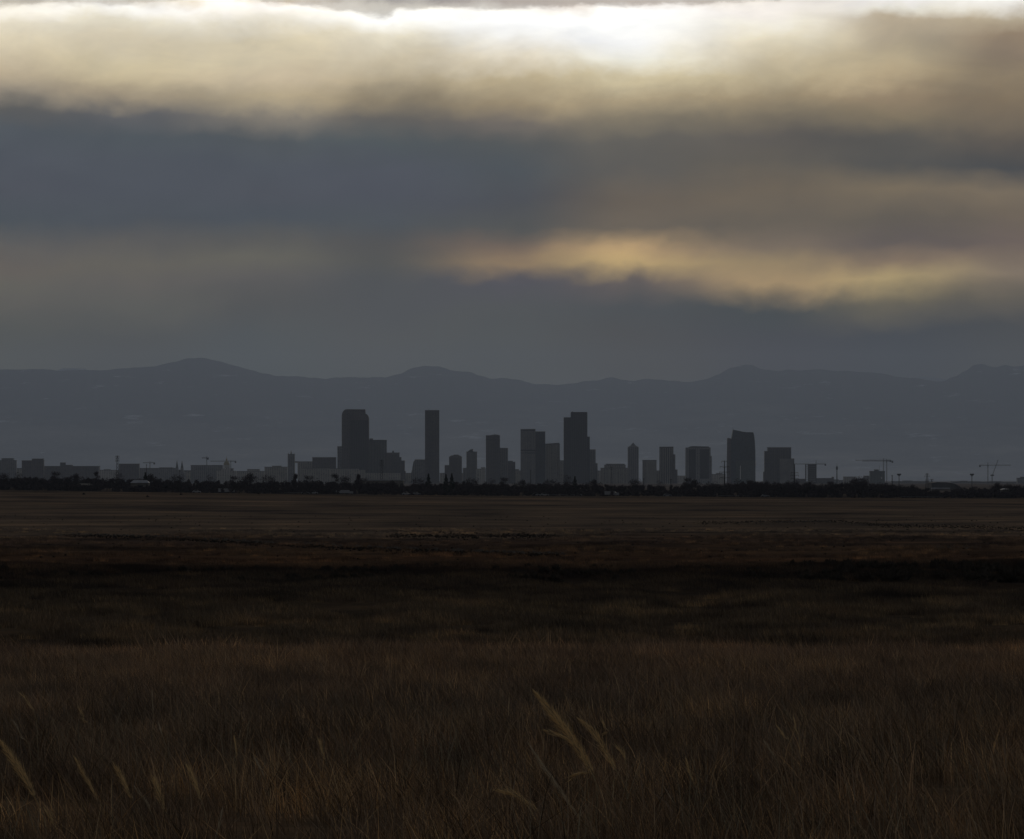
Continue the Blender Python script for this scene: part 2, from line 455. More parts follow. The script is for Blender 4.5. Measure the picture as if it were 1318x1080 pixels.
pp = line_pts([(p[0] + 6, p[1] - 2.0) for p in creek], 260, 2, 3, .25, .5) + line_pts([(1150, 704.5), (1260, 706)], 60, 2, 3, .2, .4) + line_pts([(970, 672.5), (1070, 672)], 60, 2, 3, .3, .5)
scatter('dead_reeds', [shrub('reed_clump', PM, 40 + s, 60, .03) for s in range(3)], pp, 'pale dead stems lining the shallow creek bank', 'reeds')

# ---------------------------------------------------------------- tall seed heads in the foreground
plume_m = leafmat('straw_gold_seed_plume', (.80, .55, .26), (.92, .68, .36))
pale_m = leafmat('grey_straw_seed_plume', (.56, .45, .30), (.74, .60, .42))
stem_m = leafmat('straw_stem', (.36, .28, .16), (.5, .40, .24))
def plume(pix, d, width, label, mat=plume_m, headfrac=.75, dens=1.0, tilt=0.02, group=None):
    P3 = []
    for i, (x, y) in enumerate(pix):
        dd = d - i * tilt; P3.append(Vector((PX(x, dd), dd, PZ(y, dd))))
    last = P3[-1]; gz = zg(last.x, last.y)
    if last.z > gz + .02:
        dr = (P3[-1] - P3[-2]); k = min(1.2, (last.z - gz) / max(.02, -dr.z) if dr.z < 0 else 1)
        P3.append(Vector((last.x + dr.x * k * .5, last.y - .05, gz - .01)))
    # dense resample
    L = [0]
    for i in range(1, len(P3)): L.append(L[-1] + (P3[i] - P3[i - 1]).length)
    def at(s):
        for i in range(1, len(P3)):
            if s <= L[i] or i == len(P3) - 1:
                t = (s - L[i-1]) / max(1e-6, L[i] - L[i-1])
                p0 = P3[max(0, i-2)]; p1 = P3[i-1]; p2 = P3[i]; p3 = P3[min(len(P3)-1, i+1)]
                return .5 * ((2*p1) + (p2-p0)*t + (2*p0-5*p1+4*p2-p3)*t*t + (3*p1-p0-3*p2+p3)*t**3)
    o = Vector((P3[-1].x, P3[-1].y, gz))
    t = empty('grass_plume', o, label, 'grass stalk', group)
    total = L[-1]; N = 14
    pts = [at(total * k / N) - o for k in range(N + 1)]
    sm = MB(); sm.tube(pts, [.0006 + .0016 * k / N for k in range(N + 1)], 5); sm.build('stem', stem_m, t)
    r = random.Random(hash(label) & 0 if False else sum(map(ord, label)))
    hl = L[min(len(pix) - 1, len(L) - 1)] * headfrac; W = width / F * d
    hm = MB(); n = int(190 * dens * max(.5, hl / .3))
    for k in range(n):
        s = r.random(); c = at(hl * s) - o; ax = (at(min(total, hl * s + .02)) - at(hl * s)).normalized()
        env = math.sin(math.pi * min(1, s ** 1.15)) ** .8 * .9 * r.uniform(.4, 1.1) + .05
        a = r.uniform(0, 6.283)
        s1 = ax.cross(Vector((0, 1, 0))).normalized(); s2 = ax.cross(s1)
        out = (s1 * math.cos(a) + s2 * math.sin(a))
        ln = r.uniform(.022, .070) * (.45 + env)
        base = c + out * W * .10 * min(1, s * 4)
        tip = base - ax * ln * r.uniform(.7, 1.2) + out * W * env * r.uniform(.05, .58)
        wv = ax.cross(out).normalized() * r.uniform(.0005, .0011)
        mid_ = (base + tip) / 2
        hm.face([base, mid_ + wv, tip, mid_ - wv])
    hm.build('seed_head', mat, t)
    return t
plume([(690, 893), (712, 920), (735, 950), (757, 985), (770, 1015), (778, 1035)], 26, 30, 'tallest golden feathery seed head, leaning over at the centre of the foreground', dens=3.2)
plume([(703, 941), (720, 947), (738, 956), (752, 972)], 26.3, 12, 'short side spray crossing behind the tallest golden seed head', dens=.9)
plume([(748, 928), (765, 944), (782, 972), (795, 995), (806, 1015)], 27, 20, 'slimmer golden seed head just behind the tallest one', dens=1.6)
plume([(777, 932), (782, 942), (787, 950)], 29, 6, 'tiny seed tip above the slimmer golden seed head', dens=.5)
plume([(796, 965), (804, 975), (806, 990)], 28, 7, 'small thin seed head beside the slimmer golden one', dens=.5)
plume([(682, 960), (700, 988), (717, 1012), (740, 1045), (765, 1082)], 25.4, 12, 'long grey straw stalk slanting down below the tallest seed head', pale_m, .8, 1.2)
plume([(640, 1018), (662, 1023), (680, 1034), (695, 1046), (708, 1060)], 25.2, 15, 'bent golden seed head drooping almost flat over the grass', dens=1.3)
plume([(735, 1003), (745, 996), (758, 994), (766, 1002)], 26, 8, 'little curled spray low against the tallest seed head', dens=.6)
plume([(3, 957), (18, 980), (32, 1002), (45, 1025), (56, 1050)], 25.6, 28, 'broad golden seed head at the far left edge of the foreground', dens=2.6)
plume([(60, 1045), (70, 1062), (76, 1082)], 25, 10, 'short stalk at the foot of the broad far left seed head', dens=.6)
plume([(98, 978), (110, 1000), (122, 1022), (136, 1048)], 26.4, 13, 'narrow golden seed head, second from the left edge', dens=1.2)
plume([(149, 988), (160, 1008), (168, 1024), (180, 1042)], 26, 17, 'full golden seed head, third from the left edge', dens=1.5)
plume([(199, 1005), (204, 1020), (212, 1042), (222, 1060)], 25.6, 20, 'upright bushy seed head in the lower left grass', dens=1.5)
plume([(176, 1016), (190, 1036), (200, 1060)], 25.8, 8, 'thin grey stalk beside the upright bushy seed head', pale_m, .8, .5)
plume([(242, 989), (249, 1004), (256, 1022), (264, 1045)], 26, 16, 'golden seed head with a kinked tip, fifth from the left edge', dens=1.3)
plume([(285, 1046), (281, 1065), (276, 1086)], 24.8, 8, 'pale stalk standing straight up at the bottom edge, lower left', pale_m, .9, .8)
plume([(28, 895), (40, 910), (47, 930)], 32, 8, 'faint thin seed head high above the broad far left one', dens=.6)
plume([(20, 932), (30, 950), (38, 962)], 31, 6, 'faint slanting stalk below the high thin one at the far left', pale_m, .7, .4)
plume([(102, 913), (110, 928), (118, 938)], 33, 7, 'faint slanting seed tip above the second seed head from the left', dens=.5)
plume([(196, 896), (197, 912), (198, 928)], 34, 4, 'thin straight stalk standing alone in the left middle grass', pale_m, .6, .4)
plume([(206, 938), (210, 950), (213, 962)], 31, 5, 'thin bent stalk above the upright bushy seed head', pale_m, .6, .4)
plume([(302, 953), (304, 972), (303, 990)], 30, 6, 'thin golden stalk standing straight right of the kinked seed head', dens=.6)
plume([(412, 955), (416, 972), (423, 992)], 30, 9, 'small forked golden seed head alone in the left centre grass', dens=.8)
plume([(330, 980), (340, 1000), (345, 1016)], 28, 5, 'leaning bare stalk in the left centre grass', pale_m, .6, .4)
plume([(1022, 926), (1025, 940), (1029, 958)], 31, 5, 'thin seed tip standing highest in the right half of the foreground', dens=.5)
plume([(986, 958), (995, 972), (1006, 992)], 30, 6, 'slanting pale stalk in the right half of the foreground', pale_m, .7, .6)
plume([(1004, 940), (1012, 950), (1019, 961)], 31, 5, 'short golden tip between two pale stalks on the right', dens=.5)
plume([(977, 1000), (983, 1015), (989, 1032)], 28, 5, 'upright pale stalk low in the right foreground grass', pale_m, .7, .5)
plume([(884, 982), (890, 1000), (897, 1018)], 28, 9, 'soft brownish seed head alone right of the centre', dens=.8)
plume([(860, 1022), (866, 1032), (871, 1042)], 27, 4, 'tiny pale stalk right of the centre near the bottom', pale_m, .7, .3)

# ---------------------------------------------------------------- mountains (setting)
def interp(tab, x):
    if x <= tab[0][0]: return tab[0][1]
    for (a, b_), (c_, d_) in zip(tab, tab[1:]):
        if x <= c_:
            t = (x - a) / (c_ - a); t = t * t * (3 - 2 * t) * .6 + t * .4
            return b_ + (d_ - b_) * t
    return tab[-1][1]
RIDGE = [(-700, 500), (-400, 480), (-200, 486), (-100, 476), (0, 475), (40, 474), (62, 475), (78, 477), (100, 477), (130, 475.5), (165, 474), (197, 471.5), (222, 467), (240, 462.5), (258, 461), (275, 464), (300, 469), (318, 474), (340, 480), (356, 483), (400, 487), (430, 488), (460, 487.5), (495, 485.5),
         (512, 481), (528, 473.5), (548, 471), (565, 472), (580, 477), (600, 478), (618, 484), (632, 488), (648, 486), (665, 489), (685, 494), (715, 496.5), (740, 494), (765, 491), (787, 487.5), (800, 489), (815, 490), (828, 487.5), (845, 489), (860, 491),
         (890, 491.5), (905, 488), (925, 484), (942, 475), (958, 471), (968, 471.5), (985, 476), (1000, 477), (1012, 474.5), (1035, 476.5), (1055, 476), (1080, 477.5), (1110, 480), (1140, 482), (1165, 484.5), (1190, 488), (1213, 489.5),
         (1230, 484), (1243, 477), (1255, 469), (1264, 468), (1275, 471.5), (1283, 473), (1294, 469.5), (1306, 472), (1325, 471), (1360, 478), (1450, 486), (1600, 475), (1800, 490), (2100, 495)]
FARR = [(-700, 500), (-300, 490), (60, 492), (78, 474.5), (100, 474), (125, 477), (200, 485), (380, 486.5), (440, 505), (1100, 505), (1150, 491), (1180, 486.5), (1200, 485.5), (1222, 487), (1250, 492), (1400, 490), (1700, 500), (2100, 500)]
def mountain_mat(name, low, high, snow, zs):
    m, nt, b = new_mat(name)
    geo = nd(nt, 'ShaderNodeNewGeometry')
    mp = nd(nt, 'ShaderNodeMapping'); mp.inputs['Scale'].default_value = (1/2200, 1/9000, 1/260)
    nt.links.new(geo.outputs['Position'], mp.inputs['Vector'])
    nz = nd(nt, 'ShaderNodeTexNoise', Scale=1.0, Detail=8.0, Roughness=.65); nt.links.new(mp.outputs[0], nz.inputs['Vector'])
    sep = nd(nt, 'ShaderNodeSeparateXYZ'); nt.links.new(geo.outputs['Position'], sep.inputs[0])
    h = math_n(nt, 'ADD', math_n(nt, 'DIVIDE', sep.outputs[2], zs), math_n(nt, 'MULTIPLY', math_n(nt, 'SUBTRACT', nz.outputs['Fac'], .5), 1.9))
    r = ramp(nt, [(-.0, low), (.30, tuple(a * .45 + b_ * .55 for a, b_ in zip(low, high))), (.95, high)]); nt.links.new(h, r.inputs[0])  # paler low down: denser ground haze put into the slope colour
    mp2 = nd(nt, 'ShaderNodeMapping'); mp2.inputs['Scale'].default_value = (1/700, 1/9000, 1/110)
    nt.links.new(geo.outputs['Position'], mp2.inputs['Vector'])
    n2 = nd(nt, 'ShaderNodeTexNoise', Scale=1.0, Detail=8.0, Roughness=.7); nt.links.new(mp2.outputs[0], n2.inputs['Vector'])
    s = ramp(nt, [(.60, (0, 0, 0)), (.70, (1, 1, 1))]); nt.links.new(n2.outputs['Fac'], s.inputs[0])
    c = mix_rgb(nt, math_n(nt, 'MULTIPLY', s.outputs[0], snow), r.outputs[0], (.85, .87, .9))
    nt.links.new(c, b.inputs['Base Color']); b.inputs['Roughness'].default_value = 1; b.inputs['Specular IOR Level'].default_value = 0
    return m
def mountains(name, tab, dr, df, db, mat, seed, xs, rough):
    n_t = 70; V = []; Fc = []; W = len(xs)
    for j in range(n_t + 10):
        for i, xp in enumerate(xs):
            if j <= n_t:
                t = j / n_t; d = df + (dr - df) * t
                prof_ = t ** .75
            else:
                k = (j - n_t) / 9; d = dr + (db - dr) * k; prof_ = 1 - .75 * k
            X = PX(xp, dr); Zr = PZ(interp(tab, xp), dr) + rough * 42 * noise.fractal(Vector((X / 800, seed, 0)), .8, 2.2, 6)
            n = noise.ridged_multi_fractal(Vector((X / 5200, d / 9000, seed)), .9, 2.1, 6, 1.0, 2.0)
            cut = (1 - prof_) * prof_ * 4
            z = Zr * (prof_ * (1 - .25 * cut) + .16 * cut * (n - 1.0))
            V.append((X * (.75 + .25 * d / dr), d, max(z, -.5 if j == 0 or j == n_t + 9 else .5)))
    for j in range(n_t + 9):
        for i in range(W - 1):
            a = j * W + i; Fc.append((a, a + 1, a + W + 1, a + W))
    me = bpy.data.meshes.new(name); me.from_pydata(V, [], Fc); me.materials.append(mat)
    o = bpy.data.objects.new(name, me); COL.objects.link(o); tag(o, kind='structure')
xs = [-400 + 3.2 * i for i in range(665)]
mountains('mountains', RIDGE, 92000, 84000, 98000, mountain_mat('haze_graded_foothills', (.50, .45, .40), (.02, .035, .06), .75, 1150), 2.3, xs, 1)
mountains('far_mountains', FARR, 108000, 99000, 114000, mountain_mat('high_peaks', (.2, .22, .26), (.14, .18, .24), .9, 2200), 8.1, xs[::2], 1)

# ---------------------------------------------------------------- the city
MATP = {'dark_glass': 'darkpier', 'brown': 'darkpier', 'grey': 'midpier', 'tan': 'palepier', 'pale': 'palepier', 'blue': 'darkpier', 'green': 'midpier'}
def plan_of(x0, x1, split, d, depth):
    X0, X1 = PX(x0, d), PX(x1, d); w = X1 - X0
    if split is None: return [(X0, d), (X1, d), (X1, d + depth), (X0, d + depth)]
    s = (split - x0) / (x1 - x0); Xs = X0 + w * s
    a, b_ = w * s, w * (1 - s)
    # near corner at Xs; the two faces recede at about 45 degrees, a rectangle seen from its corner
    yl = min(a, 60) ; yr = min(b_, 60)
    return [(X0, d + yl), (Xs, d), (X1, d + yr), (X1 - (Xs - X0) , d + yl + yr)]
bld_i = [0]
def building(name, label, blocks, mat='grey', off=0, depth=32, piers=0, gear=True, cat='building', parap=True, rooms=None, pier_mat=None):
    """blocks: (x0, x1, ytop[, split[, ybottom]]) in photo pixels at the building's distance"""
    d = CITY + off + bld_i[0] * .37; bld_i[0] += 1
    x0 = min(b_[0] for b_ in blocks); x1 = max(b_[1] for b_ in blocks)
    org = (PX((x0 + x1) / 2, d), d, 0)
    t = empty(name, org, label, cat)
    for k, bl in enumerate(blocks):
        a, b_, yt = bl[:3]; sp_ = bl[3] if len(bl) > 3 else None
        yb = bl[4] if len(bl) > 4 else None
        dd = d + k * 1.7
        dp = depth - k * 3.1
        pl = plan_of(a, b_, sp_, dd, dp)
        z1 = PZ(yt, dd); z0 = -1.0 if yb is None else PZ(yb, dd)
        m_ = Local(org); m_.prism(pl, z0, z1); m_.build('wall', M[mat], t)
        if parap:
            p = Local(org); e = .35
            cxm = sum(q[0] for q in pl) / 4; cym = sum(q[1] for q in pl) / 4
            gp = [(cxm + (q[0] - cxm) * 1.012, cym + (q[1] - cym) * 1.012) for q in pl]
            p.prism(gp, z1 + .003, z1 + 1.5); p.build('parapet', M['parapet'], t)
        if piers and k == 0:
            pm = Local(org)
            for e0 in range(2 if sp_ is not None else 1):
                A, B = pl[e0], pl[e0 + 1]; L = math.hypot(B[0] - A[0], B[1] - A[1]); n = max(2, int(L / piers))
                nx, ny = (B[1] - A[1]) / L, -(B[0] - A[0]) / L; tx, ty = (B[0] - A[0]) / L, (B[1] - A[1]) / L
                for i in range(n):
                    q = (i + .5) / n * L
                    c0 = (A[0] + tx * q, A[1] + ty * q); hw = piers * .14
                    pm.prism([(c0[0] - tx * hw + nx * .8, c0[1] - ty * hw + ny * .8), (c0[0] + tx * hw + nx * .8, c0[1] + ty * hw + ny * .8),
                              (c0[0] + tx * hw - nx * .2, c0[1] + ty * hw - ny * .2), (c0[0] - tx * hw - nx * .2, c0[1] - ty * hw - ny * .2)], z0, z1 - 2)
            pm.build('facade_piers', M[pier_mat or MATP[mat]], t)
        if gear and k == 0:
            gm = Local(org); r = random.Random(int(a * 7 + yt))
            cxm = sum(q[0] for q in pl) / 4; cym = sum(q[1] for q in pl) / 4; w = (PX(b_, dd) - PX(a, dd))
            gm.box(cxm - w * r.uniform(.15, .3), cxm + w * r.uniform(.05, .25), cym - 4, cym + 4, z1 + 1.503, z1 + 1.5 + r.uniform(2, 3.2))
            gm.box(cxm + w * .28, cxm + w * .36, cym - 3, cym + 3, z1 + 1.503, z1 + 1.5 + r.uniform(1.0, 2.0))
            gm.build('roof_machinery', M['roofgear'], t)
    return t, d, org
def add_part(t, org, name, mat, fn):
    m_ = Local(org); fn(m_); return m_.build(name, M[mat], t)
def ant(t, org, d, x, y0, y1, r=.35):
    add_part(t, org, 'antenna', 'darksteel', lambda m_: m_.bar((PX(x, d), d + 6, PZ(y1, d)), (PX(x, d), d + 6, PZ(y0, d)), r, r * .5))

B = building
# far left low blocks
B('apartment_block', 'grey block with stepped shoulders at the far left end of the skyline', [(2, 17, 590.5), (-6, 20.5, 593)], 'grey', 300, gear=False)
B('apartment_block', 'grey twin-topped block, second from the left end of the skyline', [(41, 55.5, 591), (28, 56, 593.3)], 'brown', 200, gear=False)
t, d, o = B('hospital_building', 'long low building right of the grey twin-topped block', [(56, 127, 600.5), (84, 92, 599)], 'brown', 700, 60, gear=False)
add_part(t, o, 'roof_tower', 'roofgear', lambda m_: m_.box(PX(77, d), PX(84, d), d + 8, d + 20, PZ(600.5, d) - 1, PZ(595.3, d)))
B('office_block', 'plain boxy block just right of the tall left-hand pylon', [(153, 179, 597.5)], 'brown', 100, gear=False)
B('low_building', 'long flat roof between the plain boxy block and the twin church spires', [(179.5, 226, 603), (205, 222, 602.3)], 'grey', 500, 50, gear=False)
# cathedral
d = CITY - 100; org = (PX(231, d), d, 0)
t = empty('cathedral', org, 'church with two thin pointed spires, left of the gold domed hall', 'church')
add_part(t, org, 'nave', 'grey', lambda m_: (m_.box(PX(225.5, d), PX(237, d), d + 9.5, d + 70, -1, PZ(608, d)),))
add_part(t, org, 'roof', 'roofgear', lambda m_: (m_.prism([(PX(225.5, d), d + 9.5), (PX(237, d), d + 9.5), (PX(237, d), d + 70), (PX(225.5, d), d + 70)], PZ(608, d) + .003, PZ(604.5, d),
             [(PX(231, d), d + 9.5), (PX(231.3, d), d + 9.5), (PX(231.3, d), d + 70), (PX(231, d), d + 70)])))
for sx, st in ((227.7, 592), (234.2, 592.5)):
    tw = add_part(t, org, 'tower', 'grey', lambda m_: m_.box(PX(sx - 1.9, d), PX(sx + 1.9, d), d, d + 8.4, -1, PZ(602, d)))
    sp_ = Local(org); c0 = (PX(sx, d), d + 4.2); w = PX(sx + 1.6, d) - PX(sx, d)
    sp_.prism([(c0[0] - w, c0[1] - w), (c0[0] + w, c0[1] - w), (c0[0] + w, c0[1] + w), (c0[0] - w, c0[1] + w)], PZ(602, d) + .003, PZ(st, d), [(c0[0] - .1, c0[1] - .1), (c0[0] + .1, c0[1] - .1), (c0[0] + .1, c0[1] + .1), (c0[0] - .1, c0[1] + .1)])
    q = sp_.build('spire', M['roofgear'], tw)
B('office_block', 'wide flat block beneath the small crane, beside the gold domed hall', [(245.5, 286, 599.3), (270, 286.3, 600), (246, 300, 603.5)], 'grey', 260, 40, gear=False)
# capitol
d = CITY + 30; org = (PX(291, d), d, 0)
t = empty('domed_hall', org, 'government hall with a tall gold dome and lantern', 'capitol')
cx, cy = PX(291, d), d + 30; u = d / F
add_part(t, org, 'wall', 'pale', lambda m_: (m_.box(PX(279, d), PX(303.5, d), d, d + 60, -1, PZ(606, d)), m_.box(PX(285, d), PX(297, d), d - 6, d - .003, -1, PZ(604, d))))
add_part(t, org, 'drum', 'pale', lambda m_: m_.lathe(cx, cy, [(5.2 * u, PZ(606, d)), (5.2 * u, PZ(602.5, d)), (4.1 * u, PZ(602.5, d)), (4.1 * u, PZ(598.5, d))], 20))
dm = add_part(t, org, 'dome', 'gold', lambda m_: m_.lathe(cx, cy, [(3.9 * u, PZ(598.5, d)), (3.7 * u, PZ(596.8, d)), (3.0 * u, PZ(595, d)), (1.9 * u, PZ(593.7, d)), (1.2 * u, PZ(593.2, d))], 20))
add_part(dm, (0, 0, 0), 'lantern', 'gold', lambda m_: m_.lathe(cx - org[0], cy - org[1], [(1.1 * u, PZ(593.2, d)), (1.0 * u, PZ(591, d)), (.35 * u, PZ(590.3, d)), (.12 * u, PZ(587.5, d))], 10))
B('low_building', 'very low hazy roofs between the gold domed hall and the spired clock tower', [(303, 340, 607), (318, 334, 604.5)], 'tan', 900, 40, gear=False)
t, d, o = B('office_block', 'broad tan block left of the spired clock tower', [(340.5, 369.5, 601.5), (350, 362, 600.2)], 'tan', 400, 40, gear=False)
t, d, o = B('clock_tower', 'slim stone tower with small corner pinnacles and a spire', [(370.3, 379.3, 585.2)], 'grey', -60, 18, 4, gear=False)
for sx, st in ((371.2, 582.8), (378.4, 583.2)): add_part(t, o, 'pinnacle', 'midpier', lambda m_: m_.bar((PX(sx, d), d + 3, PZ(585.2, d)), (PX(sx, d), d + 3, PZ(st, d)), 1.6, .5))
add_part(t, o, 'spire', 'midpier', lambda m_: m_.bar((PX(374.6, d), d + 9, PZ(585.2, d)), (PX(374.6, d), d + 9, PZ(579.8, d)), 3.2, .25, 8))
B('office_block', 'flat tan slab right of the spired clock tower', [(383, 402.5, 594.6), (376, 384, 594.4, None, 595.8)], 'tan', 100, 34, gear=False)
B('office_block', 'broad brown slab with a dead flat roof left of the rounded tower', [(402, 432.3, 589.2)], 'brown', 0, 40, gear=False)
B('low_building', 'pale low block in front of the broad brown slab', [(388, 428, 603)], 'tan', -200, 30, gear=False)
B('office_tower', 'narrow slab tucked against the left side of the rounded tower', [(434.2, 442, 575.2)], 'grey', 120, 30, gear=False)
# rounded-top tower
d = CITY - 20; org = (PX(457, d), d, 0)
t = empty('skyscraper', org, 'dark tower with curved shoulders and a stepped top, tallest on the left', 'skyscraper')
def arc(xa, ya, xb, yb, n=7, convex=True):
    out = []
    for k in range(n + 1):
        a = math.pi / 2 * k / n
        out.append((xa + (xb - xa) * (1 - math.cos(a)), ya + (yb - ya) * math.sin(a)))
    return out
outline = [(439.8, 624)] + arc(439.8, 536, 446, 526.7) + [(470.0, 526.9), (470.2, 532.6)]
rt = [(470.2 + (474.8 - 470.2) * math.sin(math.pi / 2 * k / 6), 532.6 + (540 - 532.6) * (1 - math.cos(math.pi / 2 * k / 6))) for k in range(7)]
outline += rt + [(474.9, 624)]
def extrude_outline(m_, ol, d, dep):
    P = [(PX(x, d), PZ(y, d)) for x, y in ol]; n = len(P)
    m_.face([(p[0], d, p[1]) for p in P][::-1]); m_.face([(p[0], d + dep, p[1]) for p in P])
    for i in range(n):
        j = (i + 1) % n; a, b_ = P[i], P[j]
        m_.face([(a[0], d, a[1]), (b_[0], d, b_[1]), (b_[0], d + dep, b_[1]), (a[0], d + dep, a[1])])
add_part(t, org, 'wall', 'brown', lambda m_: extrude_outline(m_, outline, d, 44))
fb = Local(org); fb.prism([(PX(450.5, d), d - 9), (PX(474.3, d), d - 9), (PX(474.3, d), d - .003), (PX(450.5, d), d - .003)], -1, PZ(541, d)); fb.build('front_bay', M['dark_glass'], t)
pm = Local(org)
for k in range(8):
    x = PX(451.6 + k * 3.0, d); pm.box(x - .7, x + .7, d - 9.6, d - 9.003, -1, PZ(542, d))
pm.build('facade_piers', M['darkpier'], t)
t, d, o = B('office_tower', 'grey-green glass tower behind the right foot of the rounded tower', [(474, 497.6, 566.8, 488)], 'green', 60, 40, 6, gear=False)
add_part(t, o, 'roof_machinery', 'roofgear', lambda m_: m_.box(PX(475.5, d), PX(479.8, d), d + 16, d + 30, PZ(566.8, d) + 1.5, PZ(564.3, d)))
t, d, o = B('office_tower', 'brown tower stepping down in terraces, with a little dome on its roof', [(496, 514, 583.2), (513, 516.5, 589), (515, 520.8, 593.4), (519, 522, 607)], 'brown', 20, 36, 5, gear=False)
add_part(t, o, 'roof_dome', 'darksteel', lambda m_: m_.lathe(PX(505.8, d), d + 12, [(2.6, PZ(583.2, d) + 1.5), (2.6, PZ(581.5, d)), (1.8, PZ(580.5, d)), (.2, PZ(579.8, d))], 10))
B('low_building', 'low flat roofs between the terraced brown tower and the sloped block', [(519, 534, 609.5)], 'tan', 260, 30, gear=False)
# low buildings in front of the left towers
B('low_building', 'low pale block at the foot of the rounded tower', [(425, 462, 603.5), (444, 470, 605)], 'tan', -420, 30, gear=False)
B('low_building', 'low wide block in front of the terraced brown tower', [(463, 515, 609)], 'tan', -380, 40, gear=False)
# trapezoid block
d = CITY + 140; org = (PX(540, d), d, 0)
t = empty('office_block', org, 'squat block with a slanting left wall beside the tall plain slab', 'building')
add_part(t, org, 'wall', 'grey', lambda m_: extrude_outline(m_, [(528.5, 624), (529.5, 608), (532, 595), (534.3, 591.4), (551, 591.4), (551, 624)], d, 40))
t, d, o = B('skyscraper', 'tall plain rectangular slab tower standing alone left of centre', [(547, 565.3, 528.6)], 'brown', 0, 30, 4, gear=False)
for x, y in ((551.8, 526.2), (557, 527.2), (560.7, 525.8), (563.5, 527.4)): ant(t, o, d, x, y, 528.4)
t, d, o = B('office_tower', 'short tower with chamfered crown and low left wing right of the tall slab', [(578, 594.4, 588.5), (572.3, 579, 599.4)], 'brown', 0, 30, 4, gear=False)
add_part(t, o, 'crown', 'brown', lambda m_: extrude_outline(m_, [(578.2, 588), (580.6, 586.4), (583.5, 586), (584.5, 585.2), (589.5, 585.2), (591, 586.2), (592.6, 586.6), (594.2, 588)], d + 2, 24))
B('low_building', 'low grey wing left of the tower with the bright roof glint', [(595.8, 601.5, 603), (600, 612, 605)], 'grey', 200, 26, gear=False)
t, d, o = B('office_tower', 'short tower with stepped crown and a bright glint on its roof', [(600.3, 614, 582)], 'grey', 60, 30, 4, gear=False)
add_part(t, o, 'crown', 'roofgear', lambda m_: extrude_outline(m_, [(601.5, 581.6), (603.5, 580), (605.5, 578.5), (609, 578), (609, 581.6)], d + 4, 16))
add_part(t, o, 'glint_panel', 'bright', lambda m_: m_.prism([(PX(608.6, d), d + 1), (PX(610.2, d), d + 1), (PX(610.2, d), d + 7), (PX(608.6, d), d + 7)], PZ(580.2, d), [PZ(579.9, d), PZ(579.9, d), PZ(578.7, d), PZ(578.7, d)]))  # white wedge added as the painted roof glint
B('office_block', 'pale low block in front of the gap right of the glinting tower', [(613, 625, 604), (619, 624.5, 602.2)], 'pale', -100, 26, 5, gear=False)
t, d, o = B('office_tower', 'brown tower with a dark band under its crown, left of the dark twin slabs', [(625.4, 643.4, 561)], 'brown', 10, 34, 5, gear=False)
add_part(t, o, 'crown', 'roofgear', lambda m_: extrude_outline(m_, [(628, 560.8), (630, 560.3), (634, 559.6), (638, 559.2), (641.8, 559.8), (642.4, 560.8)], d + 3, 20))
add_part(t, o, 'dark_band', 'darkpier', lambda m_: m_.box(PX(625.4, d) - .3, PX(643.4, d) + .3, d - .9, d - .85 + .8, PZ(567, d), PZ(565.2, d)))
ant(t, o, d, 636.3, 557.5, 559.5)
B('office_tower', 'lower grey slab stepping down from the brown crowned tower', [(642, 653.8, 577.3)], 'grey', 60, 30, 5, gear=False)
B('office_tower', 'lowest slab of the group stepping down from the brown crowned tower', [(652.5, 663.2, 595), (654, 660, 593.8)], 'brown', 140, 28, gear=False)
B('low_building', 'low block between the stepping slabs and the grey flat-topped tower', [(650, 672, 606.3), (662, 668, 604.5)], 'tan', 300, 28, gear=False)
t, d, o = B('skyscraper', 'grey flat-topped tower with dark floor bands, left of the blue glass tower', [(670, 689.2, 552.8, 687.2)], 'grey', -40, 40, 6, gear=False)
for yb, ye in ((553, 554.6), (579, 580.4), (582.6, 583.4)):
    add_part(t, o, 'dark_band', 'darkpier', lambda m_: m_.prism([(q[0] * 1.0, q[1] - 1.2) for q in plan_of(670, 689.2, 687.2, d, 40)][:4], PZ(ye, d), PZ(yb, d)))
B('skyscraper', 'dark blue glass tower joined to the right of the grey flat-topped one', [(688.5, 701.8, 556)], 'blue', 20, 36, 4, gear=False)
t, d, o = B('office_tower', 'tan tower with a pale ribbed side wall, left of the tallest dark tower', [(702, 720.6, 571.8, 714.5)], 'tan', 0, 40, 7, gear=False)
add_part(t, o, 'slanted_top', 'parapet', lambda m_: extrude_outline(m_, [(703, 571.2), (704, 571), (719.4, 570), (720, 571.2)], d + 10, 10))
B('office_block', 'sliver of a pale block wedged left of the tallest dark tower', [(720, 726, 593.3)], 'pale', 160, 26, 5, gear=False)
# tallest tower
t, d, o = B('skyscraper', 'tallest and darkest tower, a dark slab with a lower left shoulder', [(734.6, 756, 530.8), (725.6, 736, 537.2), (755, 759.1, 562)], 'dark_glass', -60, 44, 5, gear=False, parap=False)
add_part(t, o, 'parapet', 'darkpier', lambda m_: (m_.box(PX(735.2, d), PX(755.6, d), d + 2, d + 38, PZ(530.8, d) + .003, PZ(530.3, d)), m_.box(PX(736, d), PX(737.4, d), d + 4, d + 9, PZ(530.3, d) + .003, PZ(529.6, d))))
B('office_tower', 'grey tower peeping out to the right of the tallest dark tower', [(757, 766.6, 579.2), (766, 769.2, 597)], 'grey', 80, 30, 4, gear=False)
B('low_building', 'narrow low wing between the tallest tower group and the wide courthouse', [(768, 775, 606.5)], 'pale', 260, 26, gear=False)
B('courthouse', 'wide low building with a raised roof block, left of the pointed tower', [(773.3, 809, 602.8), (778, 805.3, 599), (780, 804, 597.6)], 'tan', 40, 60, 9, gear=False)
B('low_building', 'small pale block between the wide low building and the pointed tower', [(804, 810, 605.5)], 'pale', 300, 20, gear=False)
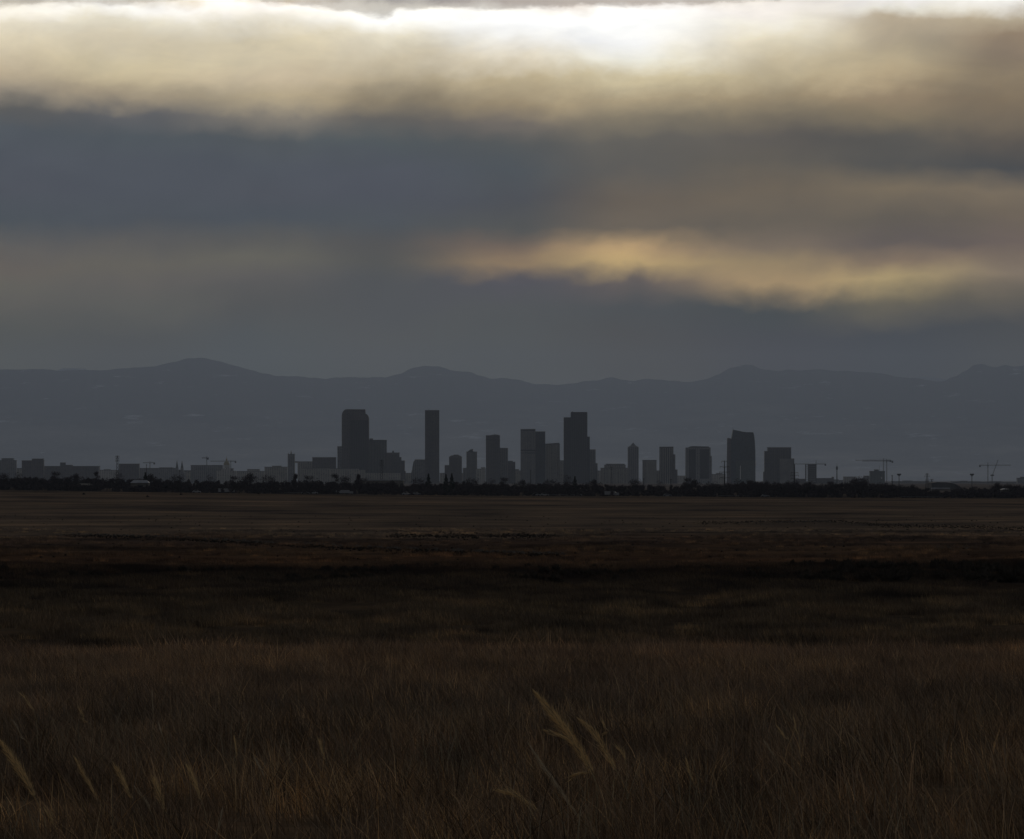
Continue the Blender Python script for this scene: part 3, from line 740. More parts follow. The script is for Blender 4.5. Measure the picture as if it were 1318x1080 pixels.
d = CITY - 30; org = (PX(815, d), d, 0)
t = empty('office_tower', org, 'slim tower with a pyramid roof', 'building')
pl = [(PX(808.1, d), d), (PX(822, d), d), (PX(822, d), d + 30), (PX(808.1, d), d + 30)]
add_part(t, org, 'wall', 'grey', lambda m_: m_.prism(pl, -1, PZ(575.2, d)))
add_part(t, org, 'shoulder', 'midpier', lambda m_: m_.prism([(PX(809, d), d + 1), (PX(821.2, d), d + 1), (PX(821.2, d), d + 28), (PX(809, d), d + 28)], PZ(575.2, d) + .003, PZ(573.6, d), [(PX(811.5, d), d + 4), (PX(818.5, d), d + 4), (PX(818.5, d), d + 24), (PX(811.5, d), d + 24)]))
add_part(t, org, 'pyramid_roof', 'roofgear', lambda m_: m_.prism([(PX(811.5, d), d + 4), (PX(818.5, d), d + 4), (PX(818.5, d), d + 24), (PX(811.5, d), d + 24)], PZ(573.6, d) + .003, PZ(569.8, d), [(PX(814.9, d), d + 13), (PX(815.2, d), d + 13), (PX(815.2, d), d + 15), (PX(814.9, d), d + 15)]))
pm = Local(org)
for k in range(6):
    x = PX(809.3 + k * 2.3, d); pm.box(x - .6, x + .6, d - .8, d - .003, -1, PZ(576, d))
pm.build('facade_piers', M['midpier'], t)
B('office_block', 'square pale-framed block between the pyramid roofed tower and the striped tower', [(827, 845.4, 592.7, 831.5)], 'tan', 0, 34, 6, gear=False)
B('low_building', 'low link block at the left foot of the striped tower', [(844, 851, 606.3)], 'tan', 160, 24, gear=False)
t, d, o = B('office_tower', 'dark tower with pale vertical stripes on its right side', [(849, 867, 575.6, 860.5), (866, 869.2, 585.5), (868, 872, 605)], 'brown', 20, 36, 6.5, gear=False, pier_mat='palepier')
B('low_building', 'very low pale block in the gap right of the striped tower', [(871, 883, 613)], 'pale', 500, 30, gear=False)
t, d, o = B('office_tower', 'broad grey tower with two dark window panels', [(882.6, 914.6, 576.6), (912, 916.2, 587)], 'grey', 0, 40, 0, gear=False, parap=False)
add_part(t, o, 'window_panel', 'dark_glass', lambda m_: (m_.box(PX(886.3, d), PX(895.4, d), d - .5, d - .003, PZ(616, d), PZ(578.3, d))))
add_part(t, o, 'window_panel', 'dark_glass', lambda m_: (m_.box(PX(901, d), PX(912.6, d), d - .5, d - .003, PZ(616, d), PZ(578.3, d))))
add_part(t, o, 'roof_machinery', 'darksteel', lambda m_: extrude_outline(m_, [(885.5, 576.3), (888, 574.8), (892, 574.3), (912, 574.8), (913.6, 576.3)], d + 6, 24))
add_part(t, o, 'parapet', 'midpier', lambda m_: m_.box(PX(882.6, d), PX(914.6, d), d + .003, d + 1.5, PZ(576.6, d) + .003, PZ(576.0, d)))
B('low_building', 'low pale block beside the tall pole with crossarms', [(915, 934, 611), (922, 930, 609.5)], 'pale', 500, 30, gear=False)
# glass tower with sloping crown
d = CITY - 10; org = (PX(954, d), d, 0)
t = empty('skyscraper', org, 'wide glass tower with a slanting roofline and thin mast', 'skyscraper')
add_part(t, org, 'wall', 'blue', lambda m_: extrude_outline(m_, [(941.2, 624), (941.2, 566), (942.3, 560), (943.6, 553.0), (949, 554.2), (956, 555.6), (961, 556.3), (969.5, 556.4), (970.6, 560), (971.6, 568), (972.2, 580), (972.4, 624)], d, 44))
add_part(t, org, 'side_wing', 'brown', lambda m_: extrude_outline(m_, [(935.6, 624), (935.8, 606), (936.3, 564), (938, 563.6), (941.197, 564.6), (941.197, 624)], d - 3, 36))
add_part(t, org, 'podium', 'green', lambda m_: m_.box(PX(947.5, d), PX(971.0, d), d - 8, d - .003, -1, PZ(592.5, d)))
add_part(t, org, 'glint_strip', 'bright', lambda m_: m_.box(PX(952.4, d), PX(953.2, d), d - 8.9, d - 8.003, PZ(617, d), PZ(599.5, d)))  # white sliver added as a painted glint on the facade
add_part(t, org, 'glint_strip', 'bright', lambda m_: m_.prism([(PX(972.5, d), d - 1), (PX(973.3, d), d - 1), (PX(973.3, d), d + 3), (PX(972.5, d), d + 3)], PZ(600, d), PZ(593, d)))  # white edge piece, likewise a painted glint
add_part(t, org, 'mast', 'darksteel', lambda m_: m_.bar((PX(943.6, d), d + 4, PZ(553.4, d)), (PX(943.4, d), d + 4, PZ(549.8, d)), .5, .25))
pm = Local(org)
for k in range(8):
    x = PX(949.2 + k * 3.0, d); pm.box(x - .35, x + .35, d - .6, d - .003, PZ(592.3, d), PZ(558.5, d))
pm.build('facade_piers', M['darkpier'], t)
# brown tower right
t, d, o = B('office_tower', 'boxy dark brown tower with a lower right wing, right of the slanting glass tower', [(988.3, 1018.3, 576.4), (984.3, 989, 581.3), (1010, 1022.3, 590.8), (982.8, 985, 608)], 'brown', 20, 44, 6, gear=False)
add_part(t, o, 'terrace', 'midpier', lambda m_: m_.box(PX(1003.5, d), PX(1021, d), d - 10, d - .85, -1, PZ(590.3, d)))
B('low_building', 'low dark brown block beneath the long-armed crane on the right', [(1024, 1037, 617), (1050, 1073.3, 616), (1071, 1073.3, 614.4)], 'brown', 100, 40, gear=False)
# building under construction
d = CITY + 40; org = (PX(1043, d), d, 0)
t = empty('unfinished_building', org, 'half-built concrete frame beside the crane right of the boxy brown tower', 'building')
add_part(t, org, 'floor_slabs', 'midpier', lambda m_: [m_.box(PX(1036.6, d), PX(1051, d), d, d + 28, PZ(620 - k * 2.75, d), PZ(619.4 - k * 2.75, d)) for k in range(9)])
add_part(t, org, 'columns', 'darkpier', lambda m_: [m_.box(PX(xc, d) - 1, PX(xc, d) + 1, d + yo, d + yo + 2, -1, PZ(598, d)) for xc in (1037.4, 1040.6, 1043.8, 1047, 1050.2) for yo in (1, 25)])
add_part(t, org, 'core', 'brown', lambda m_: m_.box(PX(1040.4, d), PX(1050.6, d), d + 8, d + 20, -1, PZ(597.6, d)))
B('low_building', 'flat tan block left of the grey-green half-clad block', [(1086, 1102.5, 614.2)], 'tan', 60, 30, gear=False)
B('low_building', 'low block stepping up to the grey-green half-clad block', [(1102, 1121, 616.5), (1112, 1120, 613)], 'grey', 200, 30, gear=False)
t, d, o = B('office_block', 'grey-green half-clad block under the twin cranes', [(1119.8, 1139, 607), (1125.5, 1131, 605)], 'green', -20, 30, 4, gear=False)
ant(t, o, d, 1132, 598.8, 606.5, .6)
add_part(t, o, 'glint_panel', 'bright', lambda m_: m_.box(PX(1134, d), PX(1135.2, d), d - 1.5, d - .9, PZ(616, d), PZ(614.6, d)))
B('low_building', 'grey block cut off by the right edge of the picture', [(1309.5, 1340, 615.8), (1314, 1340, 614.4)], 'grey', 60, 30, gear=False)
# low city fabric on the horizon
lowl = [('flat roofline left of the wide flat block with the small crane', 232, 247, 607.5, 'tan', 800), ('flat pale roofline beneath the twin towers with the bright glint', 566, 600, 609.5, 'tan', 900),
        ('hazy long roofline running behind the far left blocks', 0, 60, 604, 'tan', 1200), ('low hazy roofline right of the gold domed hall', 300, 345, 608.5, 'grey', 1100),
        ('hazy low roofline behind the two floodlight poles on the right', 1148, 1196, 620.0, 'grey', 1500), ('flat hazy roofline left of the crane pair at the far right', 1225, 1262, 620.3, 'grey', 1500)]
lowl += [('hazy low roofs in the gap left of the tall left-hand pylon', 124, 156, 605.5, 'pale', 1300), ('hazy low roofs behind the twin church spires', 214, 250, 606, 'tan', 1250), ('hazy low roofs beneath the flat-armed crane at the far right', 1256, 1316, 621, 'grey', 1400), ('hazy low roofs right of the slim mast', 1064, 1092, 618.5, 'grey', 1300)]  # pale walls in the gap by the pylon stand in for horizon glow
for lb, a, b_, yt, mt, off in lowl: B('low_building', lb, [(a, b_, yt), (a + (b_ - a) * .3, a + (b_ - a) * .55, yt - .8)], mt, off, 40, gear=False)
# stadium / arena with curved roof
d = 5200; org = (PX(1216, d), d, 0)
t = empty('sports_arena', org, 'low curved-roof arena with a bright white strip, behind the right-hand trees', 'arena')
add_part(t, org, 'roof', 'roofgear', lambda m_: extrude_outline(m_, [(1199, 632), (1199, 621.5), (1207, 620.6), (1218, 620.9), (1226, 622), (1232, 624), (1237, 627.2), (1237, 632)], d + 5, 60))
add_part(t, org, 'white_band', 'white_roof', lambda m_: m_.box(PX(1199, d), PX(1223, d), d, d + 4.99, PZ(629.6, d), PZ(627.6, d)))
add_part(t, org, 'wall', 'beige_wall', lambda m_: m_.box(PX(1199.2, d), PX(1236.5, d), d + 1, d + 4.98, -.5, PZ(629.605, d)))
d = 4300; org = (PX(485, d), d, 0)
t = empty('warehouse', org, 'long white-roofed warehouse showing above the trees below the rounded tower', 'warehouse')
add_part(t, org, 'wall', 'beige_wall', lambda m_: m_.box(PX(459, d), PX(519, d), d, d + 40, -.5, PZ(618.6, d)))
add_part(t, org, 'roof', 'white_roof', lambda m_: m_.prism([(PX(458.7, d), d - .4), (PX(519.3, d), d - .4), (PX(519.3, d), d + 40.4), (PX(458.7, d), d + 40.4)], PZ(618.59, d), PZ(617.4, d)))
def warehouse(x0, x1, y0, y1, d, label, roof='white_roof', door=None):
    org = (PX((x0 + x1) / 2, d), d, zg(PX((x0 + x1) / 2, d), d)); t = empty('barn', org, label, 'barn')
    xa, xb = PX(x0, d), PX(x1, d); zb = org[2] - .3; ze = PZ(y0 + (y1 - y0) * .3, d); zt = PZ(y0, d)
    add_part(t, org, 'wall', 'beige_wall', lambda m_: m_.box(xa, xb, d, d + 12, zb, ze))
    add_part(t, org, 'roof', roof, lambda m_: m_.prism([(xa - .3, d - .4), (xb + .3, d - .4), (xb + .3, d + 12.4), (xa - .3, d + 12.4)], ze + .003, zt, [(xa + 1.2, d + 5.8), (xb - 1.2, d + 5.8), (xb - 1.2, d + 6.2), (xa + 1.2, d + 6.2)]))
    if door: add_part(t, org, 'door', 'window', lambda m_: m_.box(PX(door[0], d), PX(door[1], d), d - .12, d - .003, zb, zb + (ze - zb) * .75))
warehouse(168, 191, 618.0, 630, 2948, 'white-roofed barn with a dark doorway standing among the trees at left', door=(177, 184))
warehouse(98, 117, 622.3, 630, 2942, 'small beige shed in front of the trees, left of the white-roofed barn', 'beige_wall', door=(103, 107))
warehouse(1290, 1300, 628.5, 634, 2950, 'small pale shed among the trees at the far right', 'white_roof', door=(1293, 1295))

# ---------------------------------------------------------------- cranes, pylons, poles
def lattice(m_, a, b_, w, seg, r=.22):
    a = Vector(a); b_ = Vector(b_); dr = (b_ - a).normalized()
    up = Vector((0, 1, 0)); s1 = dr.cross(up).normalized() * w / 2; s2 = up * w / 2
    cor = [s1 + s2, s1 - s2, -s1 - s2, -s1 + s2]
    for c in cor: m_.bar(a + c, b_ + c, r)
    for k in range(seg):
        p = a + (b_ - a) * k / seg; q = a + (b_ - a) * (k + 1) / seg
        for i in range(4):
            j = (i + 1) % 4
            m_.bar(p + cor[i], q + cor[j], r * .6); m_.bar(q + cor[i], q + cor[j], r * .5)
def crane(xm, ytop, yjib, xj0, xj1, label, d, side):
    """side=+1: counterweight at xj1"""
    org = (PX(xm, d), d, 0); t = empty('tower_crane', org, label, 'crane'); X = PX(xm, d); zj = PZ(yjib, d)
    add_part(t, org, 'mast', 'darksteel', lambda m_: lattice(m_, (X, d, -1), (X, d, zj), 2.2, 14, .35))
    add_part(t, org, 'tower_head', 'darksteel', lambda m_: (m_.bar((X - 1, d, zj), (X, d, PZ(ytop, d)), .5), m_.bar((X + 1, d, zj), (X, d, PZ(ytop, d)), .5)))
    xc, xt = (PX(xj1, d), PX(xj0, d)) if side > 0 else (PX(xj0, d), PX(xj1, d))
    add_part(t, org, 'jib', 'darksteel', lambda m_: lattice(m_, (X, d, zj + .8), (xt, d, zj + .8), 1.6, 14, .3))
    add_part(t, org, 'counter_jib', 'darksteel', lambda m_: lattice(m_, (X, d, zj + .8), (xc, d, zj + .8), 1.6, 5, .4))
    s = 1 if xc > X else -1
    add_part(t, org, 'counterweight', 'darksteel', lambda m_: m_.box(min(xc, xc - s * 4.5), max(xc, xc - s * 4.5), d - 1, d + 1, zj - 4.2, zj + .1))
    add_part(t, org, 'cab', 'steel', lambda m_: m_.box(X - 1.1, X + 1.3, d - 3.0, d - 1.2, zj - 2.8, zj - .2))
    add_part(t, org, 'stay_cables', 'darksteel', lambda m_: (m_.bar((X, d, PZ(ytop, d)), (X + (xt - X) * .6, d, zj + 1.6), .12), m_.bar((X, d, PZ(ytop, d)), (xc, d, zj + 1.6), .12)))
crane(193, 593.8, 596, 184, 199.5, 'small crane above the long flat roof, right of the tall left-hand pylon', CITY + 600, 1)
crane(266, 587.5, 589.8, 259.8, 268.6, 'small crane with a stubby arm left of the gold domed hall', CITY + 280, 1)
crane(297, 592.4, 594, 271, 304, 'crane whose arm passes behind the gold dome', CITY + 400, 1)
crane(1050.4, 592.5, 597.6, 1021, 1063.3, 'long-armed crane over the half-built concrete frame', CITY - 40, 1)
crane(1137.2, 589.8, 592.8, 1101, 1147, 'left crane of the twin pair above the grey-green half-clad block', CITY + 120, 1)
crane(1141.2, 590.6, 593.9, 1110, 1149.6, 'right crane of the twin pair above the grey-green half-clad block', CITY - 60, 1)
crane(1271.5, 595, 599.2, 1260.3, 1301, 'flat-armed crane with the longest arm at the far right', CITY + 100, -1)
# luffing crane
d = CITY + 40; org = (PX(1277, d), d, 0); t = empty('luffing_crane', org, 'crane with its arm raised steeply at the far right', 'crane')
add_part(t, org, 'mast', 'darksteel', lambda m_: lattice(m_, (PX(1277, d), d, -1), (PX(1277, d), d, PZ(612, d)), 2.2, 8, .35))
add_part(t, org, 'machinery_deck', 'darksteel', lambda m_: m_.box(PX(1275, d), PX(1279.4, d), d - 2, d + 2, PZ(612.6, d), PZ(610.9, d)))
add_part(t, org, 'boom', 'darksteel', lambda m_: lattice(m_, (PX(1277.6, d), d, PZ(611, d)), (PX(1284.6, d), d, PZ(592, d)), 1.6, 12, .3))
# slim observation mast
d = CITY - 100; org = (PX(1077.2, d), d, 0); t = empty('observation_tower', org, 'slim mast with a bulging cabin near its top, right of the long-armed crane', 'tower')
add_part(t, org, 'shaft', 'steel', lambda m_: m_.lathe(org[0], d, [(2.0, -1), (1.3, PZ(605, d))], 10))
add_part(t, org, 'cabin', 'darksteel', lambda m_: m_.lathe(org[0], d, [(1.3, PZ(605.2, d)), (3.0, PZ(604, d)), (3.0, PZ(601.5, d)), (1.2, PZ(600, d))], 12))
add_part(t, org, 'antenna', 'darksteel', lambda m_: m_.bar((org[0], d, PZ(600, d)), (org[0], d, PZ(596.2, d)), .7, .3))

def pylon(x, ytop, d, arms, label, lat=True, w=3.0):
    X = PX(x, d); gz = zg(X, d); org = (X, d, gz); zt = PZ(ytop, d)
    t = empty('electricity_pylon' if lat else 'transmission_pole', org, label, 'pylon' if lat else 'power pole')
    if lat:
        def body(m_):
            H = zt - gz
            for sx in (-1, 1):
                for sy in (-1, 1):
                    m_.bar((X + sx * w / 2, d + sy * w / 2, gz - .3), (X + sx * .45, d + sy * .45, zt), .16)
            n = 10
            for k in range(n):
                a = k / n; b2 = (k + 1) / n; wa = w / 2 * (1 - a) + .45 * a; wb = w / 2 * (1 - b2) + .45 * b2
                for sy in (-1, 1):
                    m_.bar((X - wa, d + sy * wa, gz + H * a), (X + wb, d + sy * wb, gz + H * b2), .09)
                    m_.bar((X + wa, d + sy * wa, gz + H * a), (X - wb, d + sy * wb, gz + H * b2), .09)
        add_part(t, org, 'lattice_body', 'darksteel', body)
    else:
        add_part(t, org, 'pole', 'darksteel', lambda m_: m_.bar((X, d, gz - .3), (X, d, zt), .62, .28, 10))
    for ya, hw in arms:
        def arm(m_):
            z = PZ(ya, d); h = hw * d / F
            for s in (-1, 1):
                m_.bar((X, d, z - .5), (X + s * h, d, z + .35), .20, .10); m_.bar((X, d, z + .5), (X + s * h, d, z + .35), .12, .07)
        cr = add_part(t, org, 'crossarm', 'darksteel', arm)
        ins = Local(org); z = PZ(ya, d); h = hw * d / F
        for s in (-1, 1): ins.bar((X + s * h * .95, d, z + .25), (X + s * h * .95, d, z - 1.2), .12, .12, 6)
        ins.build('insulator', M['steel'], cr)
    return X, d
pylon(151, 586.3, 5200, [(587.5, 2.6), (590, 2.2), (593, 2.6)], 'tall lattice pylon at the left, beside the plain boxy block', True, 3.4)
pylon(491.3, 591.5, 5400, [(593, 2.4), (596, 2.6), (599, 2.4)], 'lattice pylon in front of the terraced brown tower', True, 3.2)
pylon(932.5, 592.8, 4300, [(594, 3.8), (601, 6.0), (608, 6.8), (615, 6.2)], 'tall dark pole with four wide crossarms before the slanting glass tower', False)
pylon(1022.8, 597.5, 4700, [(608.5, 4.6), (612, 5.2), (616, 5.0)], 'dark pole with three crossarms at the right foot of the boxy brown tower', False)
pylon(1193.3, 609.2, 6200, [(610.3, 2.2), (613, 3.6), (618, 2.2)], 'taller of two small pylons beside the curved-roof arena', True, 3.6)
pylon(1199.2, 616.6, 6400, [(617.5, 2.6), (621, 3.6)], 'shorter of two small pylons beside the curved-roof arena', True, 3.6)
pylon(787, 600.5, 7800, [(601.5, 1.6), (604, 1.6)], 'faint pylon in front of the wide low courthouse', True, 3)
def pole(x, ytop, d, label, heads=False, r=.16):
    X = PX(x, d); gz = zg(X, d); org = (X, d, gz); t = empty('floodlight_pole' if heads else 'utility_pole', org, label, 'floodlight' if heads else 'utility pole')
    add_part(t, org, 'pole', 'darksteel', lambda m_: m_.bar((X, d, gz - .3), (X, d, PZ(ytop, d)), r * 1.5, r, 8))
    if heads:
        hw = 2.6 * d / F
        add_part(t, org, 'lamp_bank', 'darksteel', lambda m_: (m_.box(X - hw, X + hw, d - .5, d + .5, PZ(ytop + 1.5, d), PZ(ytop - .2, d)), m_.box(X - hw * .6, X + hw * .6, d - .4, d + .4, PZ(ytop + 2.8, d), PZ(ytop + 1.9, d))))
    else:
        add_part(t, org, 'crossarm', 'darksteel', lambda m_: m_.box(X - .9, X + .9, d - .1, d + .1, PZ(ytop + 1.2, d), PZ(ytop + .8, d)))
pole(1157.2, 610, 5600, 'left floodlight pole, between the twin cranes and the small pylons', True, .3)
pole(1251, 610, 5600, 'right floodlight pole, nearer the cranes at the far right', True, .3)
pole(1148.3, 611.5, 5000, 'thin pole just left of the left floodlight', False, .3)
pole(828.6, 615.5, 4200, 'thin pole at the left foot of the square pale-framed block', False, .22)
pole(863.5, 616.5, 4200, 'thin pole in front of the tower with pale vertical stripes', False, .2)
pole(683, 605, 5200, 'thin pole in front of the grey flat-topped tower', False, .22)
pole(188.5, 597.5, 7000, 'thin pole beside the small crane at left', False, .3)

# ---------------------------------------------------------------- trees
def crown_pts(r, kind, H):
    out = []
    if kind == 'conifer':
        for k in range(900):
            t = r.random() ** .8; z = H * (.06 + .94 * t); rr = H * .25 * (1 - t) * (1 + .35 * math.sin(t * 34)) + .08
            a = r.uniform(0, 6.283); q = rr * math.sqrt(r.uniform(.2, 1)); out.append((q * math.cos(a), q * math.sin(a), z - q * .25))
        return out
    nb = r.randint(9, 14)
    for b_ in range(nb):
        if kind == 'round': a = r.uniform(0, 6.283); q = r.uniform(0, .27) * H; cz = H * r.uniform(.35, .78); br = H * r.uniform(.12, .21)
        elif kind == 'tall': a = r.uniform(0, 6.283); q = r.uniform(0, .14) * H; cz = H * r.uniform(.3, .9); br = H * r.uniform(.08, .14)
        else: a = r.uniform(0, 6.283); q = r.uniform(0, .42) * H; cz = H * r.uniform(.3, .74); br = H * r.uniform(.12, .2)
        cx_, cy_ = q * math.cos(a), q * math.sin(a)
        for k in range(85):
            v = Vector((r.gauss(0, 1), r.gauss(0, 1), r.gauss(0, .85))).normalized() * br * (r.random() ** .45) * r.uniform(.8, 1.15)
            out.append((cx_ + v.x, cy_ + v.y, max(.3, cz + v.z)))
    zs = sorted(p[2] for p in out); k = H * .97 / zs[int(len(zs) * .985)]
    return [(p[0], p[1], p[2] * k) for p in out]
def crown_mb(m_, r, kind, H, ox=0, oy=0, oz=0, size=1.0, keep=1.0):
    for p in crown_pts(r, kind, H):
        if keep < 1 and r.random() > keep: continue
        c = Vector((p[0] + ox, p[1] + oy, p[2] + oz)); s = r.uniform(.12, .30) * size
        a = Vector((r.gauss(0, 1), r.gauss(0, 1), r.gauss(0, 1))).normalized(); b_ = a.orthogonal().normalized()
        L = s * r.uniform(.8, 1.9)
        m_.face([c - a * L, c + b_ * s * .6, c + a * L, c - b_ * s * .6])
def trunk_mb(m_, r, kind, H, ox=0, oy=0, oz=0):
    rr = H * .022; m_.bar((ox, oy, oz - .4), (ox, oy, oz + H * (.45 if kind != 'conifer' else .9)), rr, rr * .5, 6)
    if kind != 'conifer':
        for k in range(7):
            a = r.uniform(0, 6.283); e = r.uniform(.5, 1.3); L = H * r.uniform(.25, .45); z0 = H * r.uniform(.2, .42)
            p0 = Vector((ox, oy, oz + z0)); p1 = p0 + Vector((math.cos(a) * math.cos(e), math.sin(a) * math.cos(e), math.sin(e))) * L
            m_.bar(p0, p1, rr * .5, rr * .15, 4)
protos = {}
def get_proto(kind, k, mat):
    key = (kind, k)
    if key not in protos:
        r = random.Random(hash(kind) * 0 + k * 17 + len(kind) * 101)
        c = MB(); crown_mb(c, r, kind, 10.0); tr = MB(); trunk_mb(tr, r, kind, 10.0)
        protos[key] = (c, tr, mat)
        protos[key] = None
        mc = bpy.data.meshes.new('crown'); mc.from_pydata(c.v, [], c.f); mc.materials.append(mat)
        mt = bpy.data.meshes.new('trunk'); mt.from_pydata(tr.v, [], tr.f); mt.materials.append(M['bark'])
        protos[key] = (mc, mt)
    return protos[key]
def tree(x, ytop, kind, label, d=2950, k=0, mat=None, wide=1.0):
    mat = mat or (M['needle'] if kind == 'conifer' else M['twig'])
    X = PX(x, d); gz = zg(X, d); H = PZ(ytop, d) - gz; s = H / 10.0
    name = {'conifer': 'pine_tree', 'round': 'round_tree', 'tall': 'poplar_tree', 'broad': 'broad_tree'}[kind]
    t = empty(name, (X, d, gz), label, 'tree')
    mc, mt = get_proto(kind, k, mat)
    for nm, me in (('trunk', mt), ('crown', mc)):
        o = bpy.data.objects.new(nm, me); COL.objects.link(o); o.parent = t
        o.scale = (s * wide, s * wide, s)
T = [(5, 610, 'round', 'rounded bare tree at the far left edge of the treeline'), (22, 609.5, 'round', 'rounded bare tree below the stepped-shoulder block at far left'),
 (73, 608, 'round', 'dense rounded tree below the long low building with the roof tower'), (98, 611, 'broad', 'spreading bare tree directly behind the small beige shed'), (123.5, 608, 'tall', 'narrow upright dark tree between the beige shed and the white-roofed barn'),
 (150, 609, 'broad', 'hazy broad tree around the foot of the tall left-hand pylon'), (187, 609, 'conifer', 'pointed dark tree rising behind the white-roofed barn'), (194, 611.5, 'round', 'small rounded tree at the right end of the white-roofed barn'),
 (228, 612, 'broad', 'broad bare tree below the twin church spires'), (268, 613, 'broad', 'broad bare tree left of the gold domed hall'), (302, 613.5, 'round', 'rounded bare tree just right of the gold domed hall'),
 (322, 610.5, 'round', 'taller bare tree in the open stretch right of the gold domed hall'), (345, 612.5, 'broad', 'bare tree below the broad tan block left of the clock tower'), (380, 611, 'tall', 'thin bare tree at the right foot of the clock tower'),
 (399, 613, 'broad', 'bare tree below the flat tan slab right of the clock tower'), (430, 611, 'tall', 'thin bare tree left of the rounded tower'), (444, 613.5, 'round', 'dark rounded tree below the rounded tower'),
 (461, 611.5, 'tall', 'thin tree reaching up before the middle of the rounded tower'), (468, 616, 'broad', 'dark low tree in front of the white-roofed warehouse'), (505, 620, 'round', 'dark rounded tree below the terraced brown tower'),
 (538, 616, 'broad', 'dark broad tree left of the pointed pine below the tall slab'), (551.5, 611, 'conifer', 'single pointed pine in front of the tall plain slab'), (574, 611.5, 'conifer', 'left and smaller pine of the pair right of the tall slab'),
 (581.5, 610.8, 'conifer', 'right and larger pine of the pair right of the tall slab'), (607, 616, 'broad', 'bare spreading tree below the tower with the roof glint'), (632, 617.3, 'round', 'dark rounded tree, left one of two below the brown crowned tower'),
 (650, 615.5, 'round', 'dark dome-shaped tree, right one of two below the brown crowned tower'), (673, 619, 'broad', 'dark tree below the grey flat-topped tower'), (708, 617.5, 'broad', 'bare tree below the tan tower with the ribbed side'),
 (729, 613, 'broad', 'uneven dark tree below the tallest dark tower'), (740, 614, 'conifer', 'small spiky tree at the middle foot of the tallest dark tower'), (765, 618.5, 'broad', 'bare tree right of the tallest dark tower'),
 (817, 617.5, 'round', 'dark rounded tree below the pyramid roofed tower'), (848, 620, 'broad', 'dark tree at the left foot of the striped tower'), (886, 616, 'round', 'dark clump-like tree at the left foot of the broad grey tower'),
 (894, 618.5, 'round', 'low rounded tree in front of the broad grey tower'), (915, 621, 'broad', 'low dark tree in the gap right of the broad grey tower'), (949, 617.5, 'broad', 'wide bare tree in front of the slanting glass tower'),
 (966, 619, 'round', 'rounded tree at the right foot of the slanting glass tower'), (980, 622, 'round', 'small dark tree in the gap left of the boxy brown tower'), (1018, 619.5, 'broad', 'broad dark tree below the right wing of the boxy brown tower'),
 (1045, 621, 'broad', 'dark tree below the half-built concrete frame'), (1070, 620.5, 'round', 'rounded tree left of the slim mast'), (1100, 617.5, 'broad', 'shoulder-high dark tree joined to the left of the tallest right-hand tree'),
 (1109, 614.5, 'round', 'tallest and bulkiest dark tree on the right, left of the grey-green block'), (1136, 624, 'round', 'rounded tree below the twin cranes'), (1150, 624.5, 'round', 'rounded tree left of the left floodlight pole'),
 (1175, 625, 'round', 'domed tree between the left floodlight pole and the arena'), (1206, 630, 'round', 'small dark tree in front of the white band of the arena'), (1232, 625.5, 'round', 'rounded tree at the right end of the arena'),
 (1256, 627, 'broad', 'low tree below the right floodlight pole'), (1284, 622.5, 'round', 'left half of the double-domed dark tree at the far right'), (1299, 623.5, 'round', 'right half of the double-domed dark tree at the far right'),
 (1314, 626, 'broad', 'dark tree cut by the right edge of the picture')]
for i, (x, yt, kd, lb) in enumerate(T):
    tree(x, yt - 1.2, kd, lb, 2915 + (i * 37) % 90, i % 4, None, {'round': 1.25, 'broad': 1.15, 'tall': 1.0, 'conifer': 1.05}[kd])
# the mass of the wood behind and between them
r = random.Random(5)
EDGE = [(-60, 612), (60, 611), (130, 612), (200, 613), (300, 616), (400, 614), (450, 616), (520, 619), (600, 617), (660, 620), (720, 618), (800, 621), (900, 621), (960, 616), (1060, 618), (1110, 616), (1160, 621), (1192, 625), (1215, 629), (1240, 624), (1300, 621), (1380, 621)]
wm = MB(); tm = None
x = -45
while x < 1365:
    for row in range(3):
        d = 2960 + row * 60 + r.uniform(-20, 20); xx = x + r.uniform(-4, 4); X = PX(xx, d); gz = zg(X, d)
        yt = interp(EDGE, xx) + abs(r.gauss(0, 3.6)) + 2.0 + (2 - row) * 1.2
        if row == 0 and (88 < xx < 122 or 160 < xx < 200 or 1286 < xx < 1304): continue
        H = PZ(yt, d) - gz
        crown_mb(wm, r, r.choice(['round', 'broad', 'broad', 'tall']), H, X, d, gz - H * .04, 1.5, .42)
        if row < 2: trunk_mb(wm, r, 'round', H, X, d, gz)
    x += r.uniform(4, 7.5)
# low understorey
for k in range(260):
    xx = r.choice([r.uniform(160, 202), r.uniform(94, 121), r.uniform(1284, 1304)]); d = r.uniform(2912, 2944); X = PX(xx, d); gz = zg(X, d)
    crown_mb(wm, r, 'broad', r.uniform(1.2, 3.6), X, d, gz - .4, 1.5, .2)
for k in range(900):
    xx = r.uniform(-50, 1365); d = r.uniform(2890, 2960); X = PX(xx, d); gz = zg(X, d)
    crown_mb(wm, r, 'broad', r.uniform(1.6, 4.2), X, d, gz - .5, 1.5, .16)
o = wm.build('distant_woodland', M['twig']); tag(o, 'dark bare wood stretching along the whole horizon below the city', 'woodland', kind='stuff')

